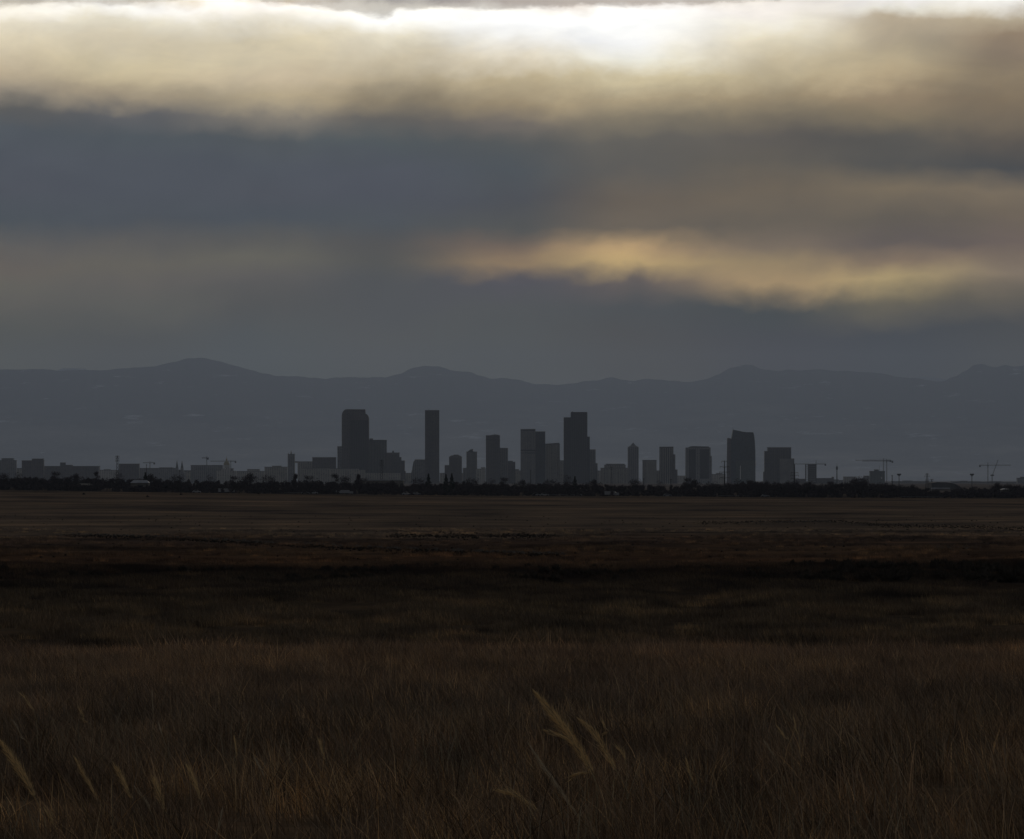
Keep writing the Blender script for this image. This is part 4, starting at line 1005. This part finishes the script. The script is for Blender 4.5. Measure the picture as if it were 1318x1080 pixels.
# ---------------------------------------------------------------- vehicles, fence and road at the foot of the wood
def car(x, yb, L, H, label, paint='white_paint', name='parked_car', cat='car', box=False):
    d = d_of_y(yb, x, 1200); X = PX(x, d); gz = zg(X, d) + .06; org = (X, d, gz); t = empty(name, org, label, cat)
    h = L / 2
    if box:
        add_part(t, org, 'body', paint, lambda m_: m_.box(X - h, X + h, d - 1.2, d + 1.2, gz + .7, gz + H))
        add_part(t, org, 'cab', paint, lambda m_: m_.box(X + h + .15, X + h + 1.9, d - 1.1, d + 1.1, gz + .5, gz + H * .72))
        wx = (-h * .75, -h * .5, h * .6, h + 1.1)
    else:
        def body(m_):
            P = [(-h, .35), (-h, .85), (-h * .85, .95), (-h * .6, 1.4), (-h * .5, H), (h * .2, H), (h * .45, .98), (h * .95, .85), (h, .6), (h, .35)]
            n = len(P); ya, yb2 = d - .9, d + .9
            m_.face([(X + p[0], ya, gz + p[1]) for p in P][::-1]); m_.face([(X + p[0], yb2, gz + p[1]) for p in P])
            for i in range(n):
                a, c = P[i], P[(i + 1) % n]; m_.face([(X + a[0], ya, gz + a[1]), (X + c[0], ya, gz + c[1]), (X + c[0], yb2, gz + c[1]), (X + a[0], yb2, gz + a[1])])
        add_part(t, org, 'body', paint, body)
        add_part(t, org, 'window', 'window', lambda m_: m_.prism([(X - h * .5, d - .93), (X + h * .3, d - .93), (X + h * .3, d - .903), (X - h * .5, d - .903)], gz + 1.0, gz + H - .12))
        wx = (-h * .62, h * .62)
    for w in wx: add_part(t, org, 'wheel', 'rubber', lambda m_: m_.bar((X + w, d - 1.0, gz + .33), (X + w, d - .7, gz + .33), .34, .34, 12))
car(253, 628.5, 4.4, 1.5, 'white car parked below the small crane left of the gold domed hall')
car(289, 629, 6.4, 2.5, 'long white truck parked below the gold domed hall', name='parked_truck', cat='truck', box=True)
car(393, 631, 4.4, 1.7, 'silver car parked below the flat tan slab near the clock tower', 'silver_paint')
car(404, 631, 4.2, 1.6, 'white car parked just right of the silver one', 'white_paint')
car(441, 631.5, 7.0, 2.3, 'white truck parked at the edge of the wood below the rounded tower', name='parked_truck', cat='truck', box=True)
car(523, 633, 4.6, 1.5, 'white car parked below the terraced brown tower')
car(536, 633, 4.4, 1.5, 'silver car parked below the squat slant-walled block', 'silver_paint')
car(690, 636, 4.2, 1.6, 'pale car parked below the grey flat-topped tower', 'silver_paint')
car(701, 636, 4.4, 1.6, 'white car parked below the blue glass tower')
car(744, 636.5, 4.2, 1.6, 'white car parked below the tallest dark tower')
car(785, 636.5, 5.5, 2.5, 'small white truck parked below the wide low courthouse', name='parked_truck', cat='truck', box=True)
car(859, 638, 4.4, 1.5, 'silver car parked below the striped tower', 'silver_paint')
car(985, 639.5, 4.4, 1.5, 'silver car parked left of the boxy brown tower', 'silver_paint')
# wire fence with pale rail along the road
def fence(x0, x1, yb, label):
    d0 = d_of_y(yb, (x0 + x1) / 2, 1200); org = (PX((x0 + x1) / 2, d0), d0, zg(PX((x0 + x1) / 2, d0), d0))
    t = empty('roadside_barrier', org, label, 'barrier')
    A = PX(x0, d0); Bx = PX(x1, d0); n = max(2, int((Bx - A) / 3)); rl = Local(org); ps = Local(org)
    for i in range(n):
        xa = A + (Bx - A) * i / n; xb = A + (Bx - A) * (i + 1) / n
        rl.bar((xa, d0, zg(xa, d0) + .75), (xb, d0, zg(xb, d0) + .75), .10)
        ps.bar((xa, d0 + .2, zg(xa, d0) - .2), (xa, d0 + .2, zg(xa, d0) + .85), .07)
    rl.build('rail', M['silver_paint'], t); ps.build('posts', M['steel'], t)
fence(706, 740, 636.5, 'pale barrier rail at the edge of the wood below the tallest dark tower')
fence(360, 388, 631, 'pale barrier rail at the edge of the wood below the clock tower')
fence(925, 965, 639.5, 'pale barrier rail at the edge of the wood below the slanting glass tower')
fence(1160, 1212, 641.5, 'pale barrier rail at the edge of the wood below the arena')
# road strip along the wood
rv = []; rf = []
n = 160
for i in range(n + 1):
    x = -320 + 640 * i / n
    for y in (2858, 2868): rv.append((x, y, zg(x, y) + .05))
for i in range(n): rf.append((2 * i, 2 * i + 2, 2 * i + 3, 2 * i + 1))
me = bpy.data.meshes.new('road'); me.from_pydata(rv, [], rf); me.materials.append(plain('worn_asphalt', (.07, .07, .072), .3, .05))
o = bpy.data.objects.new('road', me); COL.objects.link(o); tag(o, kind='structure')

# ---------------------------------------------------------------- haze
SIGMA = 1.4e-5
ZTOP = 2700.0
hb = MB(); hb.box(-32000, 32000, -4500, 120000, -3.0, ZTOP)
me = bpy.data.meshes.new('haze'); me.from_pydata(hb.v, [], hb.f)
hm = bpy.data.materials.new('pale_air'); hm.use_nodes = True; nt = hm.node_tree
for n_ in list(nt.nodes): nt.nodes.remove(n_)
out = nt.nodes.new('ShaderNodeOutputMaterial'); pv = nt.nodes.new('ShaderNodeVolumePrincipled')
pv.inputs['Color'].default_value = (.63, .755, .96, 1); pv.inputs['Density'].default_value = SIGMA
pv.inputs['Anisotropy'].default_value = .55; pv.inputs['Density Attribute'].default_value = ''; pv.inputs['Temperature Attribute'].default_value = '' if 'Temperature Attribute' in pv.inputs else ''
nt.links.new(pv.outputs[0], out.inputs['Volume'])
me.materials.append(hm)
ho = bpy.data.objects.new('haze', me); COL.objects.link(ho); tag(ho, 'pale blue-grey air between the camera and the mountains', 'haze', kind='stuff')

# ---------------------------------------------------------------- sun and sky
SUN_EL, SUN_AZ = 6.3, 0.6     # degrees; azimuth right of straight ahead
sun = bpy.data.lights.new('sun', 'SUN'); sun.energy = .19; sun.angle = R(12); sun.color = (1.0, .94, .86)
so = bpy.data.objects.new('sun', sun); COL.objects.link(so)
so.rotation_euler = Vector((math.sin(R(SUN_AZ)) * math.cos(R(SUN_EL)), math.cos(R(SUN_AZ)) * math.cos(R(SUN_EL)), math.sin(R(SUN_EL)))).to_track_quat('Z', 'Y').to_euler()

def lin(c):
    return tuple(((v / 255) / 12.92 if v <= 10.3 else ((v / 255 + .055) / 1.055) ** 2.4) for v in c)
#SKYTABLE_BEGIN
COLS = [0, 165, 330, 494, 659, 824, 988, 1153, 1318]
ROWS = [-60, -20, 0, 14, 30, 50, 75, 100, 125, 150, 180, 215, 250, 285, 315, 340, 365, 395, 430, 480, 600]
SKY = {
 -60: [(150,145,140)]*9,
 -20: [(190,184,176), (185,180,172), (170,165,160), (180,175,170), (185,180,174), (190,186,180), (225,220,210), (240,236,226), (250,246,238)],
 0:   [(196,190,178), (214,208,196), (240,232,218), (178,172,165), (186,178,170), (200,192,182), (238,232,222), (243,238,230), (252,248,240)],
 14:  [(245,240,228), (250,246,236), (252,248,240), (226,218,206), (252,250,244), (255,255,254), (250,246,238), (222,214,198), (232,226,214)],
 30:  [(226,218,198), (224,216,196), (232,224,206), (254,253,248), (255,255,254), (255,255,254), (246,240,226), (186,172,148), (172,158,136)],
 50:  [(214,203,178), (214,203,178), (216,205,180), (230,221,200), (252,249,240), (255,254,250), (226,216,192), (184,170,145), (146,130,110)],
 75:  [(202,189,162), (206,194,166), (210,198,170), (212,200,174), (226,216,194), (244,238,222), (206,193,165), (180,166,138), (142,127,108)],
 100: [(176,163,140), (192,179,150), (202,188,160), (192,178,150), (196,183,154), (206,194,164), (186,172,143), (166,151,124), (142,127,106)],
 125: [(128,122,112), (158,146,126), (176,162,136), (150,138,116), (164,150,124), (170,156,128), (152,138,114), (142,127,106), (132,118,98)],
 150: [(88,90,92), (100,100,100), (128,122,112), (106,102,96), (126,117,104), (130,121,105), (120,111,97), (124,113,96), (122,110,94)],
 180: [(81, 87, 94), (81, 87, 93), (87, 91, 94), (85, 90, 93), (91, 92, 91), (100, 97, 92), (98, 94, 88), (94, 91, 86), (100, 93, 85)],
 215: [(80, 85, 93), (80, 85, 93), (80, 85, 93), (80, 85, 93), (79, 84, 89), (92, 90, 87), (98, 93, 86), (88, 86, 83), (80, 80, 80)],
 250: [(79, 84, 92), (79, 84, 92), (79, 84, 92), (79, 84, 92), (77, 81, 86), (98, 92, 85), (106, 98, 87), (112, 103, 90), (116, 106, 92)],
 285: [(79, 84, 90), (79, 84, 90), (79, 84, 90), (79, 84, 90), (81, 83, 85), (104, 97, 88), (106, 98, 88), (100, 94, 86), (108, 99, 88)],
 315: [(92,92,92), (92,92,91), (92,92,91), (84,85,86), (106,98,88), (150,131,103), (118,108,93), (104,97,88), (110,101,90)],
 340: [(98,95,92), (98,96,92), (96,95,92), (86,87,87), (122,110,92), (156,137,104), (142,127,100), (134,120,98), (134,120,96)],
 365: [(98,96,92), (96,94,92), (90,90,90), (82,85,88), (84,86,88), (96,93,88), (144,128,101), (148,131,102), (140,124,99)],
 395: [(92,92,90), (90,91,90), (84,86,88), (82,85,88), (82,85,88), (80,83,86), (90,89,86), (100,96,88), (92,90,86)],
 430: [(84,87,88), (83,86,88), (82,86,90), (83,86,89), (82,85,88), (79,82,85), (77,80,84), (76,79,83), (76,79,82)],
 480: [(80,86,90), (80,86,90), (80,86,90), (80,86,90), (80,84,88), (78,83,87), (77,80,85), (77,80,84), (77,80,84)],
 600: [(88,90,90)]*9,
}
#SKYTABLE_END
CORR = {}   # measured corrections (linear) go here
#CORR_BEGIN
CORR={(0, 0): (0.3763, 0.34, 0.2922), (0, 1): (0.1896, 0.1346, 0.0703), (0, 2): (0.1206, -0.0118, -0.1962), (0, 3): (0.0583, 0.0492, 0.0935), (0, 4): (0.3896, 0.3387, 0.3074), (0, 5): (0.4918, 0.4323, 0.3916), (0, 6): (0.2156, 0.1781, 0.1436), (0, 7): (0.4791, 0.4622, 0.4864), (0, 8): (0.5, 0.5, 0.5), (14, 0): (0.474, 0.4277, 0.3486), (14, 1): (0.5, 0.5, 0.4991), (14, 2): (0.4445, 0.4013, 0.3703), (14, 3): (0.5, 0.5, 0.4527), (14, 4): (0.4886, 0.4664, 0.4117), (14, 5): (0.5, 0.5, 0.4776), (14, 6): (0.385, 0.3234, 0.2844), (14, 7): (0.5, 0.5, 0.4412), (14, 8): (0.3, 0.28, 0.25), (30, 0): (0.3623, 0.311, 0.2148), (30, 1): (0.3897, 0.3563, 0.2684), (30, 2): (0.3941, 0.369, 0.3043), (30, 3): (0.4887, 0.4888, 0.467), (30, 4): (0.5, 0.5, 0.4887), (30, 5): (0.5, 0.5, 0.4774), (30, 6): (0.4804, 0.448, 0.3644), (30, 7): (0.2633, 0.2013, 0.1201), (30, 8): (0.236, 0.191, 0.1127), (50, 0): (0.3725, 0.3172, 0.2089), (50, 1): (0.3583, 0.3041, 0.2036), (50, 2): (0.3537, 0.2927, 0.1666), (50, 3): (0.3915, 0.3538, 0.2569), (50, 4): (0.5, 0.5, 0.5), (50, 5): (0.5, 0.5, 0.5), (50, 6): (0.4221, 0.3742, 0.259), (50, 7): (0.2281, 0.1757, 0.103), (50, 8): (0.1348, 0.0812, 0.0297), (75, 0): (0.3826, 0.3149, 0.2013), (75, 1): (0.289, 0.2312, 0.116), (75, 2): (0.3636, 0.3002, 0.1854), (75, 3): (0.3793, 0.3126, 0.1967), (75, 4): (0.4798, 0.4324, 0.3436), (75, 5): (0.5, 0.5, 0.4256), (75, 6): (0.2858, 0.2263, 0.119), (75, 7): (0.3018, 0.2345, 0.1236), (75, 8): (0.1125, 0.0673, 0.0259), (100, 0): (0.285, 0.2176, 0.1213), (100, 1): (0.2786, 0.2152, 0.1115), (100, 2): (0.3546, 0.2719, 0.1628), (100, 3): (0.2834, 0.2086, 0.1012), (100, 4): (0.2153, 0.1464, 0.0436), (100, 5): (0.3613, 0.2877, 0.1421), (100, 6): (0.2617, 0.2051, 0.1006), (100, 7): (0.2646, 0.1967, 0.0933), (100, 8): (0.1406, 0.092, 0.0261), (125, 0): (0.2296, 0.1751, 0.1008), (125, 1): (0.2414, 0.176, 0.0879), (125, 2): (0.301, 0.2293, 0.1103), (125, 3): (0.1145, 0.073, 0.0167), (125, 4): (0.1206, 0.0679, 0.0027), (125, 5): (0.2103, 0.1472, 0.0581), (125, 6): (0.155, 0.1032, 0.0285), (125, 7): (0.1282, 0.0751, 0.0147), (125, 8): (0.0916, 0.0467, -0.0043), (150, 0): (0.0256, 0.013, -0.0075), (150, 1): (0.0065, 0.0032, 0.0033), (150, 2): (0.0804, 0.0579, 0.0281), (150, 3): (0.0035, -0.0044, -0.0151), (150, 4): (0.0081, -0.0015, -0.0049), (150, 5): (0.0906, 0.0605, 0.0117), (150, 6): (0.0861, 0.0539, 0.0031), (150, 7): (0.1033, 0.0635, 0.0029), (150, 8): (0.0603, 0.0289, -0.0111), (180, 0): (0.0011, 0.0027, 0.0009), (180, 1): (-0.0138, -0.0106, -0.0136), (180, 2): (-0.0211, -0.0188, -0.0209), (180, 3): (-0.0228, -0.0177, -0.0205), (180, 4): (-0.017, -0.015, -0.0209), (180, 5): (0.0231, 0.0109, -0.0112), (180, 6): (0.0263, 0.0067, -0.0145), (180, 7): (0.0213, 0.0066, -0.0172), (180, 8): (0.0154, -0.004, -0.0269), (215, 0): (-0.0068, -0.0076, -0.0053), (215, 1): (-0.0105, -0.0109, -0.0093), (215, 2): (-0.0074, -0.0074, -0.0058), (215, 3): (-0.0076, -0.0108, -0.0056), (215, 4): (-0.0141, -0.0111, -0.0137), (215, 5): (0.0107, -0.0006, -0.0185), (215, 6): (0.0193, 0.0031, -0.0217), (215, 7): (-0.0112, -0.0179, -0.0315), (215, 8): (-0.024, -0.0271, -0.0337), (250, 0): (-0.01, -0.0154, -0.0123), (250, 1): (-0.0104, -0.0115, -0.0086), (250, 2): (-0.0169, -0.022, -0.0209), (250, 3): (-0.014, -0.0182, -0.0132), (250, 4): (-0.0176, -0.0254, -0.0287), (250, 5): (0.0418, 0.0071, -0.0306), (250, 6): (0.059, 0.0207, -0.0237), (250, 7): (0.1015, 0.0532, -0.0087), (250, 8): (0.1097, 0.0588, -0.0011), (285, 0): (-0.0285, -0.0241, -0.0252), (285, 1): (-0.0203, -0.02, -0.0209), (285, 2): (-0.0278, -0.0238, -0.021), (285, 3): (-0.0202, -0.0195, -0.0252), (285, 4): (0.0052, -0.0045, -0.0294), (285, 5): (0.0718, 0.0308, -0.0178), (285, 6): (0.0632, 0.0266, -0.0219), (285, 7): (0.0458, 0.0127, -0.0295), (285, 8): (0.0851, 0.0364, -0.0178), (315, 0): (0.0305, 0.0076, -0.0205), (315, 1): (0.0218, 0.0029, -0.0206), (315, 2): (0.0082, -0.0056, -0.0295), (315, 3): (-0.0094, -0.0229, -0.0411), (315, 4): (0.1224, 0.0431, -0.0114), (315, 5): (0.3962, 0.2285, 0.057), (315, 6): (0.1381, 0.0683, 0.0107), (315, 7): (0.0439, 0.0019, -0.0167), (315, 8): (0.0851, 0.0228, -0.0032), (340, 0): (0.051, 0.0137, -0.0277), (340, 1): (0.0514, 0.0248, -0.0226), (340, 2): (0.0557, 0.0345, -0.0175), (340, 3): (-0.0016, -0.0157, -0.0449), (340, 4): (0.228, 0.1125, 0.0052), (340, 5): (0.51, 0.3235, 0.0729), (340, 6): (0.315, 0.1885, 0.0379), (340, 7): (0.187, 0.0867, 0.0145), (340, 8): (0.11, 0.044, 0.012), (365, 0): (0.0566, 0.0327, -0.0191), (365, 1): (0.0496, 0.0209, -0.0194), (365, 2): (0.0418, 0.015, -0.0183), (365, 3): (-0.0118, -0.0223, -0.0398), (365, 4): (-0.0076, -0.0287, -0.0222), (365, 5): (0.0433, -0.0019, -0.0223), (365, 6): (0.4446, 0.2612, 0.0586), (365, 7): (0.51, 0.3555, 0.0899), (365, 8): (0.16, 0.094, 0.042), (395, 0): (0.0617, 0.0301, -0.0215), (395, 1): (0.0288, 0.0102, -0.0345), (395, 2): (-0.0028, -0.0202, -0.0526), (395, 3): (-0.0136, -0.0258, -0.0461), (395, 4): (-0.0078, -0.0194, -0.0459), (395, 5): (-0.0358, -0.043, -0.0633), (395, 6): (-0.0881, -0.0797, -0.0889), (395, 7): (0.1356, 0.078, -0.0338), (395, 8): (0.1064, 0.049, -0.0328), (430, 0): (0.0045, -0.0109, -0.0583), (430, 1): (-0.0175, -0.0326, -0.0667), (430, 2): (-0.0172, -0.0177, -0.0441), (430, 3): (-0.0027, -0.0177, -0.0511), (430, 4): (-0.0172, -0.026, -0.0586), (430, 5): (-0.0303, -0.0535, -0.0866), (430, 6): (-0.0643, -0.0804, -0.0929), (430, 7): (-0.0762, -0.0935, -0.0988), (430, 8): (-0.0433, -0.0586, -0.1056), (480, 0): (0.0045, -0.0109, -0.0583), (-20, 0): (0.3763, 0.34, 0.2922), (480, 1): (-0.0175, -0.0326, -0.0667), (-20, 1): (0.1896, 0.1346, 0.0703), (480, 2): (-0.0172, -0.0177, -0.0441), (-20, 2): (0.1206, -0.0118, -0.1962), (480, 3): (-0.0027, -0.0177, -0.0511), (-20, 3): (0.0583, 0.0492, 0.0935), (480, 4): (-0.0172, -0.026, -0.0586), (-20, 4): (0.3896, 0.3387, 0.3074), (480, 5): (-0.0303, -0.0535, -0.0866), (-20, 5): (0.4918, 0.4323, 0.3916), (480, 6): (-0.0643, -0.0804, -0.0929), (-20, 6): (0.2156, 0.1781, 0.1436), (480, 7): (-0.0762, -0.0935, -0.0988), (-20, 7): (0.4791, 0.4622, 0.4864), (480, 8): (-0.0433, -0.0586, -0.1056), (-20, 8): (0.5, 0.5, 0.5)}
#CORR_END
w = bpy.data.worlds.new('World'); scene.world = w; w.use_nodes = True; nt = w.node_tree
for n_ in list(nt.nodes): nt.nodes.remove(n_)
wo = nt.nodes.new('ShaderNodeOutputWorld'); bg = nt.nodes.new('ShaderNodeBackground')
nt.links.new(bg.outputs[0], wo.inputs[0])
sky = nt.nodes.new('ShaderNodeTexSky'); sky.sky_type = 'NISHITA'; sky.sun_disc = False
sky.sun_elevation = R(SUN_EL); sky.sun_rotation = R(SUN_AZ); sky.dust_density = 3.0
STRENGTH = .1
tc = nt.nodes.new('ShaderNodeTexCoord'); sep = nt.nodes.new('ShaderNodeSeparateXYZ'); nt.links.new(tc.outputs['Generated'], sep.inputs[0])
X_, Y_, Z_ = sep.outputs
hyp = math_n(nt, 'SQRT', math_n(nt, 'ADD', math_n(nt, 'MULTIPLY', X_, X_), math_n(nt, 'MULTIPLY', Y_, Y_)))
az = math_n(nt, 'ARCTAN2', X_, Y_)
K = F / 1318.0
u0 = math_n(nt, 'MULTIPLY', az, K)                                   # -.5 .. .5 across the photograph's field
v0 = math_n(nt, 'MULTIPLY', math_n(nt, 'DIVIDE', Z_, math_n(nt, 'MAXIMUM', hyp, .01)), K)
def nz3(sx, sy, off, detail, rough=.55, dist=0.0):
    cb = nt.nodes.new('ShaderNodeCombineXYZ')
    nt.links.new(math_n(nt, 'MULTIPLY', u0, sx), cb.inputs[0]); nt.links.new(math_n(nt, 'MULTIPLY', v0, sy), cb.inputs[1]); cb.inputs[2].default_value = off
    n = nd(nt, 'ShaderNodeTexNoise', Scale=1.0, Detail=detail, Roughness=rough, Distortion=dist); nt.links.new(cb.outputs[0], n.inputs['Vector'])
    return math_n(nt, 'SUBTRACT', n.outputs['Fac'], .5)
na = nz3(3.2, 9.0, 1.7, 3.0); nb = nz3(11, 20, 5.1, 5.0, .6, .5); nc = nz3(5, 8, 9.2, 2.0); ne = nz3(30, 42, 2.2, 4.0, .6)
def nzs(k, sx, sy, off, detail, rough=.55):   # sheared: strands that drift down to the left
    cb = nt.nodes.new('ShaderNodeCombineXYZ')
    nt.links.new(math_n(nt, 'MULTIPLY', math_n(nt, 'ADD', u0, math_n(nt, 'MULTIPLY', v0, k)), sx), cb.inputs[0]); nt.links.new(math_n(nt, 'MULTIPLY', v0, sy), cb.inputs[1]); cb.inputs[2].default_value = off
    n = nd(nt, 'ShaderNodeTexNoise', Scale=1.0, Detail=detail, Roughness=rough); nt.links.new(cb.outputs[0], n.inputs['Vector'])
    return math_n(nt, 'SUBTRACT', n.outputs['Fac'], .5)
nzd = nzs(-1.1, 10, 7, 7.7, 6.0, .62)
v1 = math_n(nt, 'ADD', v0, math_n(nt, 'ADD', math_n(nt, 'MULTIPLY', na, .045), math_n(nt, 'ADD', math_n(nt, 'MULTIPLY', nb, .020), math_n(nt, 'ADD', math_n(nt, 'MULTIPLY', ne, .016), math_n(nt, 'MULTIPLY', nzd, .014)))))
u1 = math_n(nt, 'ADD', math_n(nt, 'ADD', u0, .5), math_n(nt, 'MULTIPLY', nc, .10))
def vpos(y): return max(0.0, min(1.0, ((HY - y) / 1318.0) / .56))
tv = math_n(nt, 'DIVIDE', v1, .56)
def target(y, ci):
    c = lin(SKY[y][ci]); k = CORR.get((y, ci), (0, 0, 0))
    return tuple(max(.0, a + b_) for a, b_ in zip(c, k))
prev = None
for ci, cxp in enumerate(COLS):
    stops = sorted([(vpos(y), target(y, ci)) for y in ROWS])
    rp = ramp(nt, stops, 'LINEAR'); nt.links.new(tv, rp.inputs[0])
    if prev is None: prev = rp.outputs[0]
    else:
        mr = nt.nodes.new('ShaderNodeMapRange'); mr.interpolation_type = 'SMOOTHSTEP'
        nt.links.new(u1, mr.inputs[0]); mr.inputs[1].default_value = COLS[ci - 1] / 1318; mr.inputs[2].default_value = cxp / 1318
        prev = mix_rgb(nt, mr.outputs[0], prev, rp.outputs[0])
# individual lumps of cloud: lit hollows and dark folds
acc = None
for (bx, by, sx, sy, am) in [(820, 328, 36, 15, .26), (700, 325, 60, 12, .12), (930, 372, 70, 15, .18), (1090, 368, 60, 12, .14), (640, 340, 40, 9, .12), (770, 300, 120, 10, -.06), (905, 285, 70, 12, -.12), (1190, 300, 60, 22, -.16),
                             (520, 108, 52, 30, -.20), (400, 150, 60, 22, .22), (250, 122, 60, 12, -.16), (150, 130, 50, 16, -.10), (1140, 45, 90, 22, -.10), (1280, 105, 60, 40, -.16), (1100, 110, 70, 14, .16), (1060, 182, 70, 14, -.22), (1290, 195, 50, 16, -.22),
                             (840, 245, 50, 26, .12), (1190, 60, 30, 14, -.12), (560, 62, 90, 10, -.10), (60, 345, 90, 22, .10), (200, 335, 80, 14, .08), (300, 45, 80, 16, -.06), (880, 160, 60, 14, -.10), (700, 150, 40, 12, .10)]:
    du = math_n(nt, 'DIVIDE', math_n(nt, 'SUBTRACT', u1, bx / 1318), sx / 1318); dv = math_n(nt, 'DIVIDE', math_n(nt, 'SUBTRACT', v1, (HY - by) / 1318), sy / 1318)
    g_ = math_n(nt, 'MULTIPLY', math_n(nt, 'EXPONENT', math_n(nt, 'MULTIPLY', math_n(nt, 'ADD', math_n(nt, 'MULTIPLY', du, du), math_n(nt, 'MULTIPLY', dv, dv)), -.5)), am)
    acc = g_ if acc is None else math_n(nt, 'ADD', acc, g_)
lump = nt.nodes.new('ShaderNodeCombineXYZ')
for i_ in range(3): nt.links.new(math_n(nt, 'ADD', math_n(nt, 'MULTIPLY', acc, (1.1, 1.05, .95)[i_]), 1.0), lump.inputs[i_])
prev = mix_rgb(nt, 1.0, prev, lump.outputs[0], 'MULTIPLY')
# crisp rim of the upper cloud bank: lit edge below, dull veil above
def useries(tab):
    r_ = ramp(nt, [(x / 1318, (v, v, v)) for x, v in tab], 'EASE'); nt.links.new(math_n(nt, 'ADD', u0, .5), r_.inputs[0]); return r_.outputs[0]
EDGE_Y = [(0, 13), (60, 9), (130, 10), (215, 2), (320, 2), (352, 9), (400, 12), (440, 17), (478, 24), (494, 24), (516, 15), (560, 13), (700, 12), (820, 9), (1000, 4), (1060, -8), (1318, -10)]
edge = math_n(nt, 'SUBTRACT', (HY + 20) / 1318, math_n(nt, 'MULTIPLY', useries([(x, (y + 20) / 60) for x, y in EDGE_Y]), 60 / 1318))
dd_ = math_n(nt, 'ADD', math_n(nt, 'SUBTRACT', v0, edge), math_n(nt, 'ADD', math_n(nt, 'MULTIPLY', nz3(26, 60, 4.4, 6.0, .66), .017), math_n(nt, 'MULTIPLY', nz3(90, 140, 6.6, 4.0, .6), .004)))
above = nt.nodes.new('ShaderNodeMapRange'); above.interpolation_type = 'SMOOTHSTEP'; nt.links.new(dd_, above.inputs[0]); above.inputs[1].default_value = -.0015; above.inputs[2].default_value = .0050
veil = mix_rgb(nt, 1.0, prev, (.72, .70, .68), 'MULTIPLY')
EDGE_A = useries([(0, .45), (200, .35), (230, .9), (330, .9), (470, 1.0), (485, .8), (500, 1.0), (820, 1.0), (990, .7), (1050, 0), (1318, 0)])
glow = math_n(nt, 'MULTIPLY', math_n(nt, 'EXPONENT', math_n(nt, 'DIVIDE', math_n(nt, 'MULTIPLY', math_n(nt, 'ABSOLUTE', math_n(nt, 'MINIMUM', dd_, 0.0)), -1.0), .011)), math_n(nt, 'MULTIPLY', EDGE_A, .34))
gl = nt.nodes.new('ShaderNodeCombineXYZ')
for i_ in range(3): nt.links.new(math_n(nt, 'MULTIPLY', glow, (1, .97, .90)[i_]), gl.inputs[i_])
lit = mix_rgb(nt, 1.0, prev, gl.outputs[0], 'ADD')
prev = mix_rgb(nt, math_n(nt, 'MULTIPLY', above.outputs[0], math_n(nt, 'MINIMUM', math_n(nt, 'MULTIPLY', EDGE_A, 2.2), 1.0)), lit, veil)
# fine wisps
wisp = math_n(nt, 'ADD', math_n(nt, 'MULTIPLY', nz3(9, 22, 3.3, 8.0, .62, .6), .75), math_n(nt, 'MULTIPLY', nzs(-.5, 24, 16, 1.2, 7.0, .6), .30))
prev = mix_rgb(nt, 1.0, prev, ramp_o := (lambda r_: (nt.links.new(math_n(nt, 'ADD', wisp, .5), r_.inputs[0]), r_.outputs[0])[1])(ramp(nt, [(.25, (.81, .82, .85)), (.5, (1, 1, 1)), (.75, (1.20, 1.19, 1.15))])), 'MULTIPLY')
# the rest of the vault: dull overcast with a little of the clear sky in it
cb = nt.nodes.new('ShaderNodeCombineXYZ')
for i, s_ in enumerate((3, 3, 9)): nt.links.new(math_n(nt, 'MULTIPLY', sep.outputs[i], float(s_)), cb.inputs[i])
on = nd(nt, 'ShaderNodeTexNoise', Scale=1.0, Detail=5.0); nt.links.new(cb.outputs[0], on.inputs['Vector'])
orr = ramp(nt, [(.3, (.055, .060, .069)), (.7, (.095, .098, .104))]); nt.links.new(on.outputs['Fac'], orr.inputs[0])
skyd = mix_rgb(nt, 1.0, sky.outputs[0], (.006, .006, .006), 'MULTIPLY')
vault = mix_rgb(nt, 1.0, orr.outputs[0], skyd, 'ADD')
def srange(x, a, b_):
    mr = nt.nodes.new('ShaderNodeMapRange'); mr.interpolation_type = 'SMOOTHSTEP'; nt.links.new(x, mr.inputs[0]); mr.inputs[1].default_value = a; mr.inputs[2].default_value = b_; return mr.outputs[0]
inside = math_n(nt, 'MULTIPLY', math_n(nt, 'SUBTRACT', 1.0, srange(math_n(nt, 'ABSOLUTE', u0), .7, 2.2)), math_n(nt, 'SUBTRACT', 1.0, srange(v0, .50, .75)))
inside = math_n(nt, 'MULTIPLY', inside, srange(Y_, 0.0, .2))
fin = mix_rgb(nt, inside, vault, prev)
nt.links.new(mix_rgb(nt, 1.0, fin, (1 / STRENGTH,) * 3, 'MULTIPLY'), bg.inputs[0])
bg.inputs[1].default_value = STRENGTH
w.cycles.sampling_method = 'MANUAL'; w.cycles.sample_map_resolution = 2048

# ---------------------------------------------------------------- render settings
scene.view_settings.view_transform = 'Standard'; scene.view_settings.look = 'None'
scene.view_settings.exposure = 0; scene.view_settings.gamma = 1
scene.render.engine = 'CYCLES'
cy_ = scene.cycles
cy_.use_denoising = True
try: cy_.denoiser = 'OPENIMAGEDENOISE'
except Exception: pass
cy_.max_bounces = 4; cy_.diffuse_bounces = 2; cy_.glossy_bounces = 2; cy_.transmission_bounces = 2; cy_.volume_bounces = 0; cy_.transparent_max_bounces = 8
cy_.use_adaptive_sampling = False
cy_.sample_clamp_indirect = 4
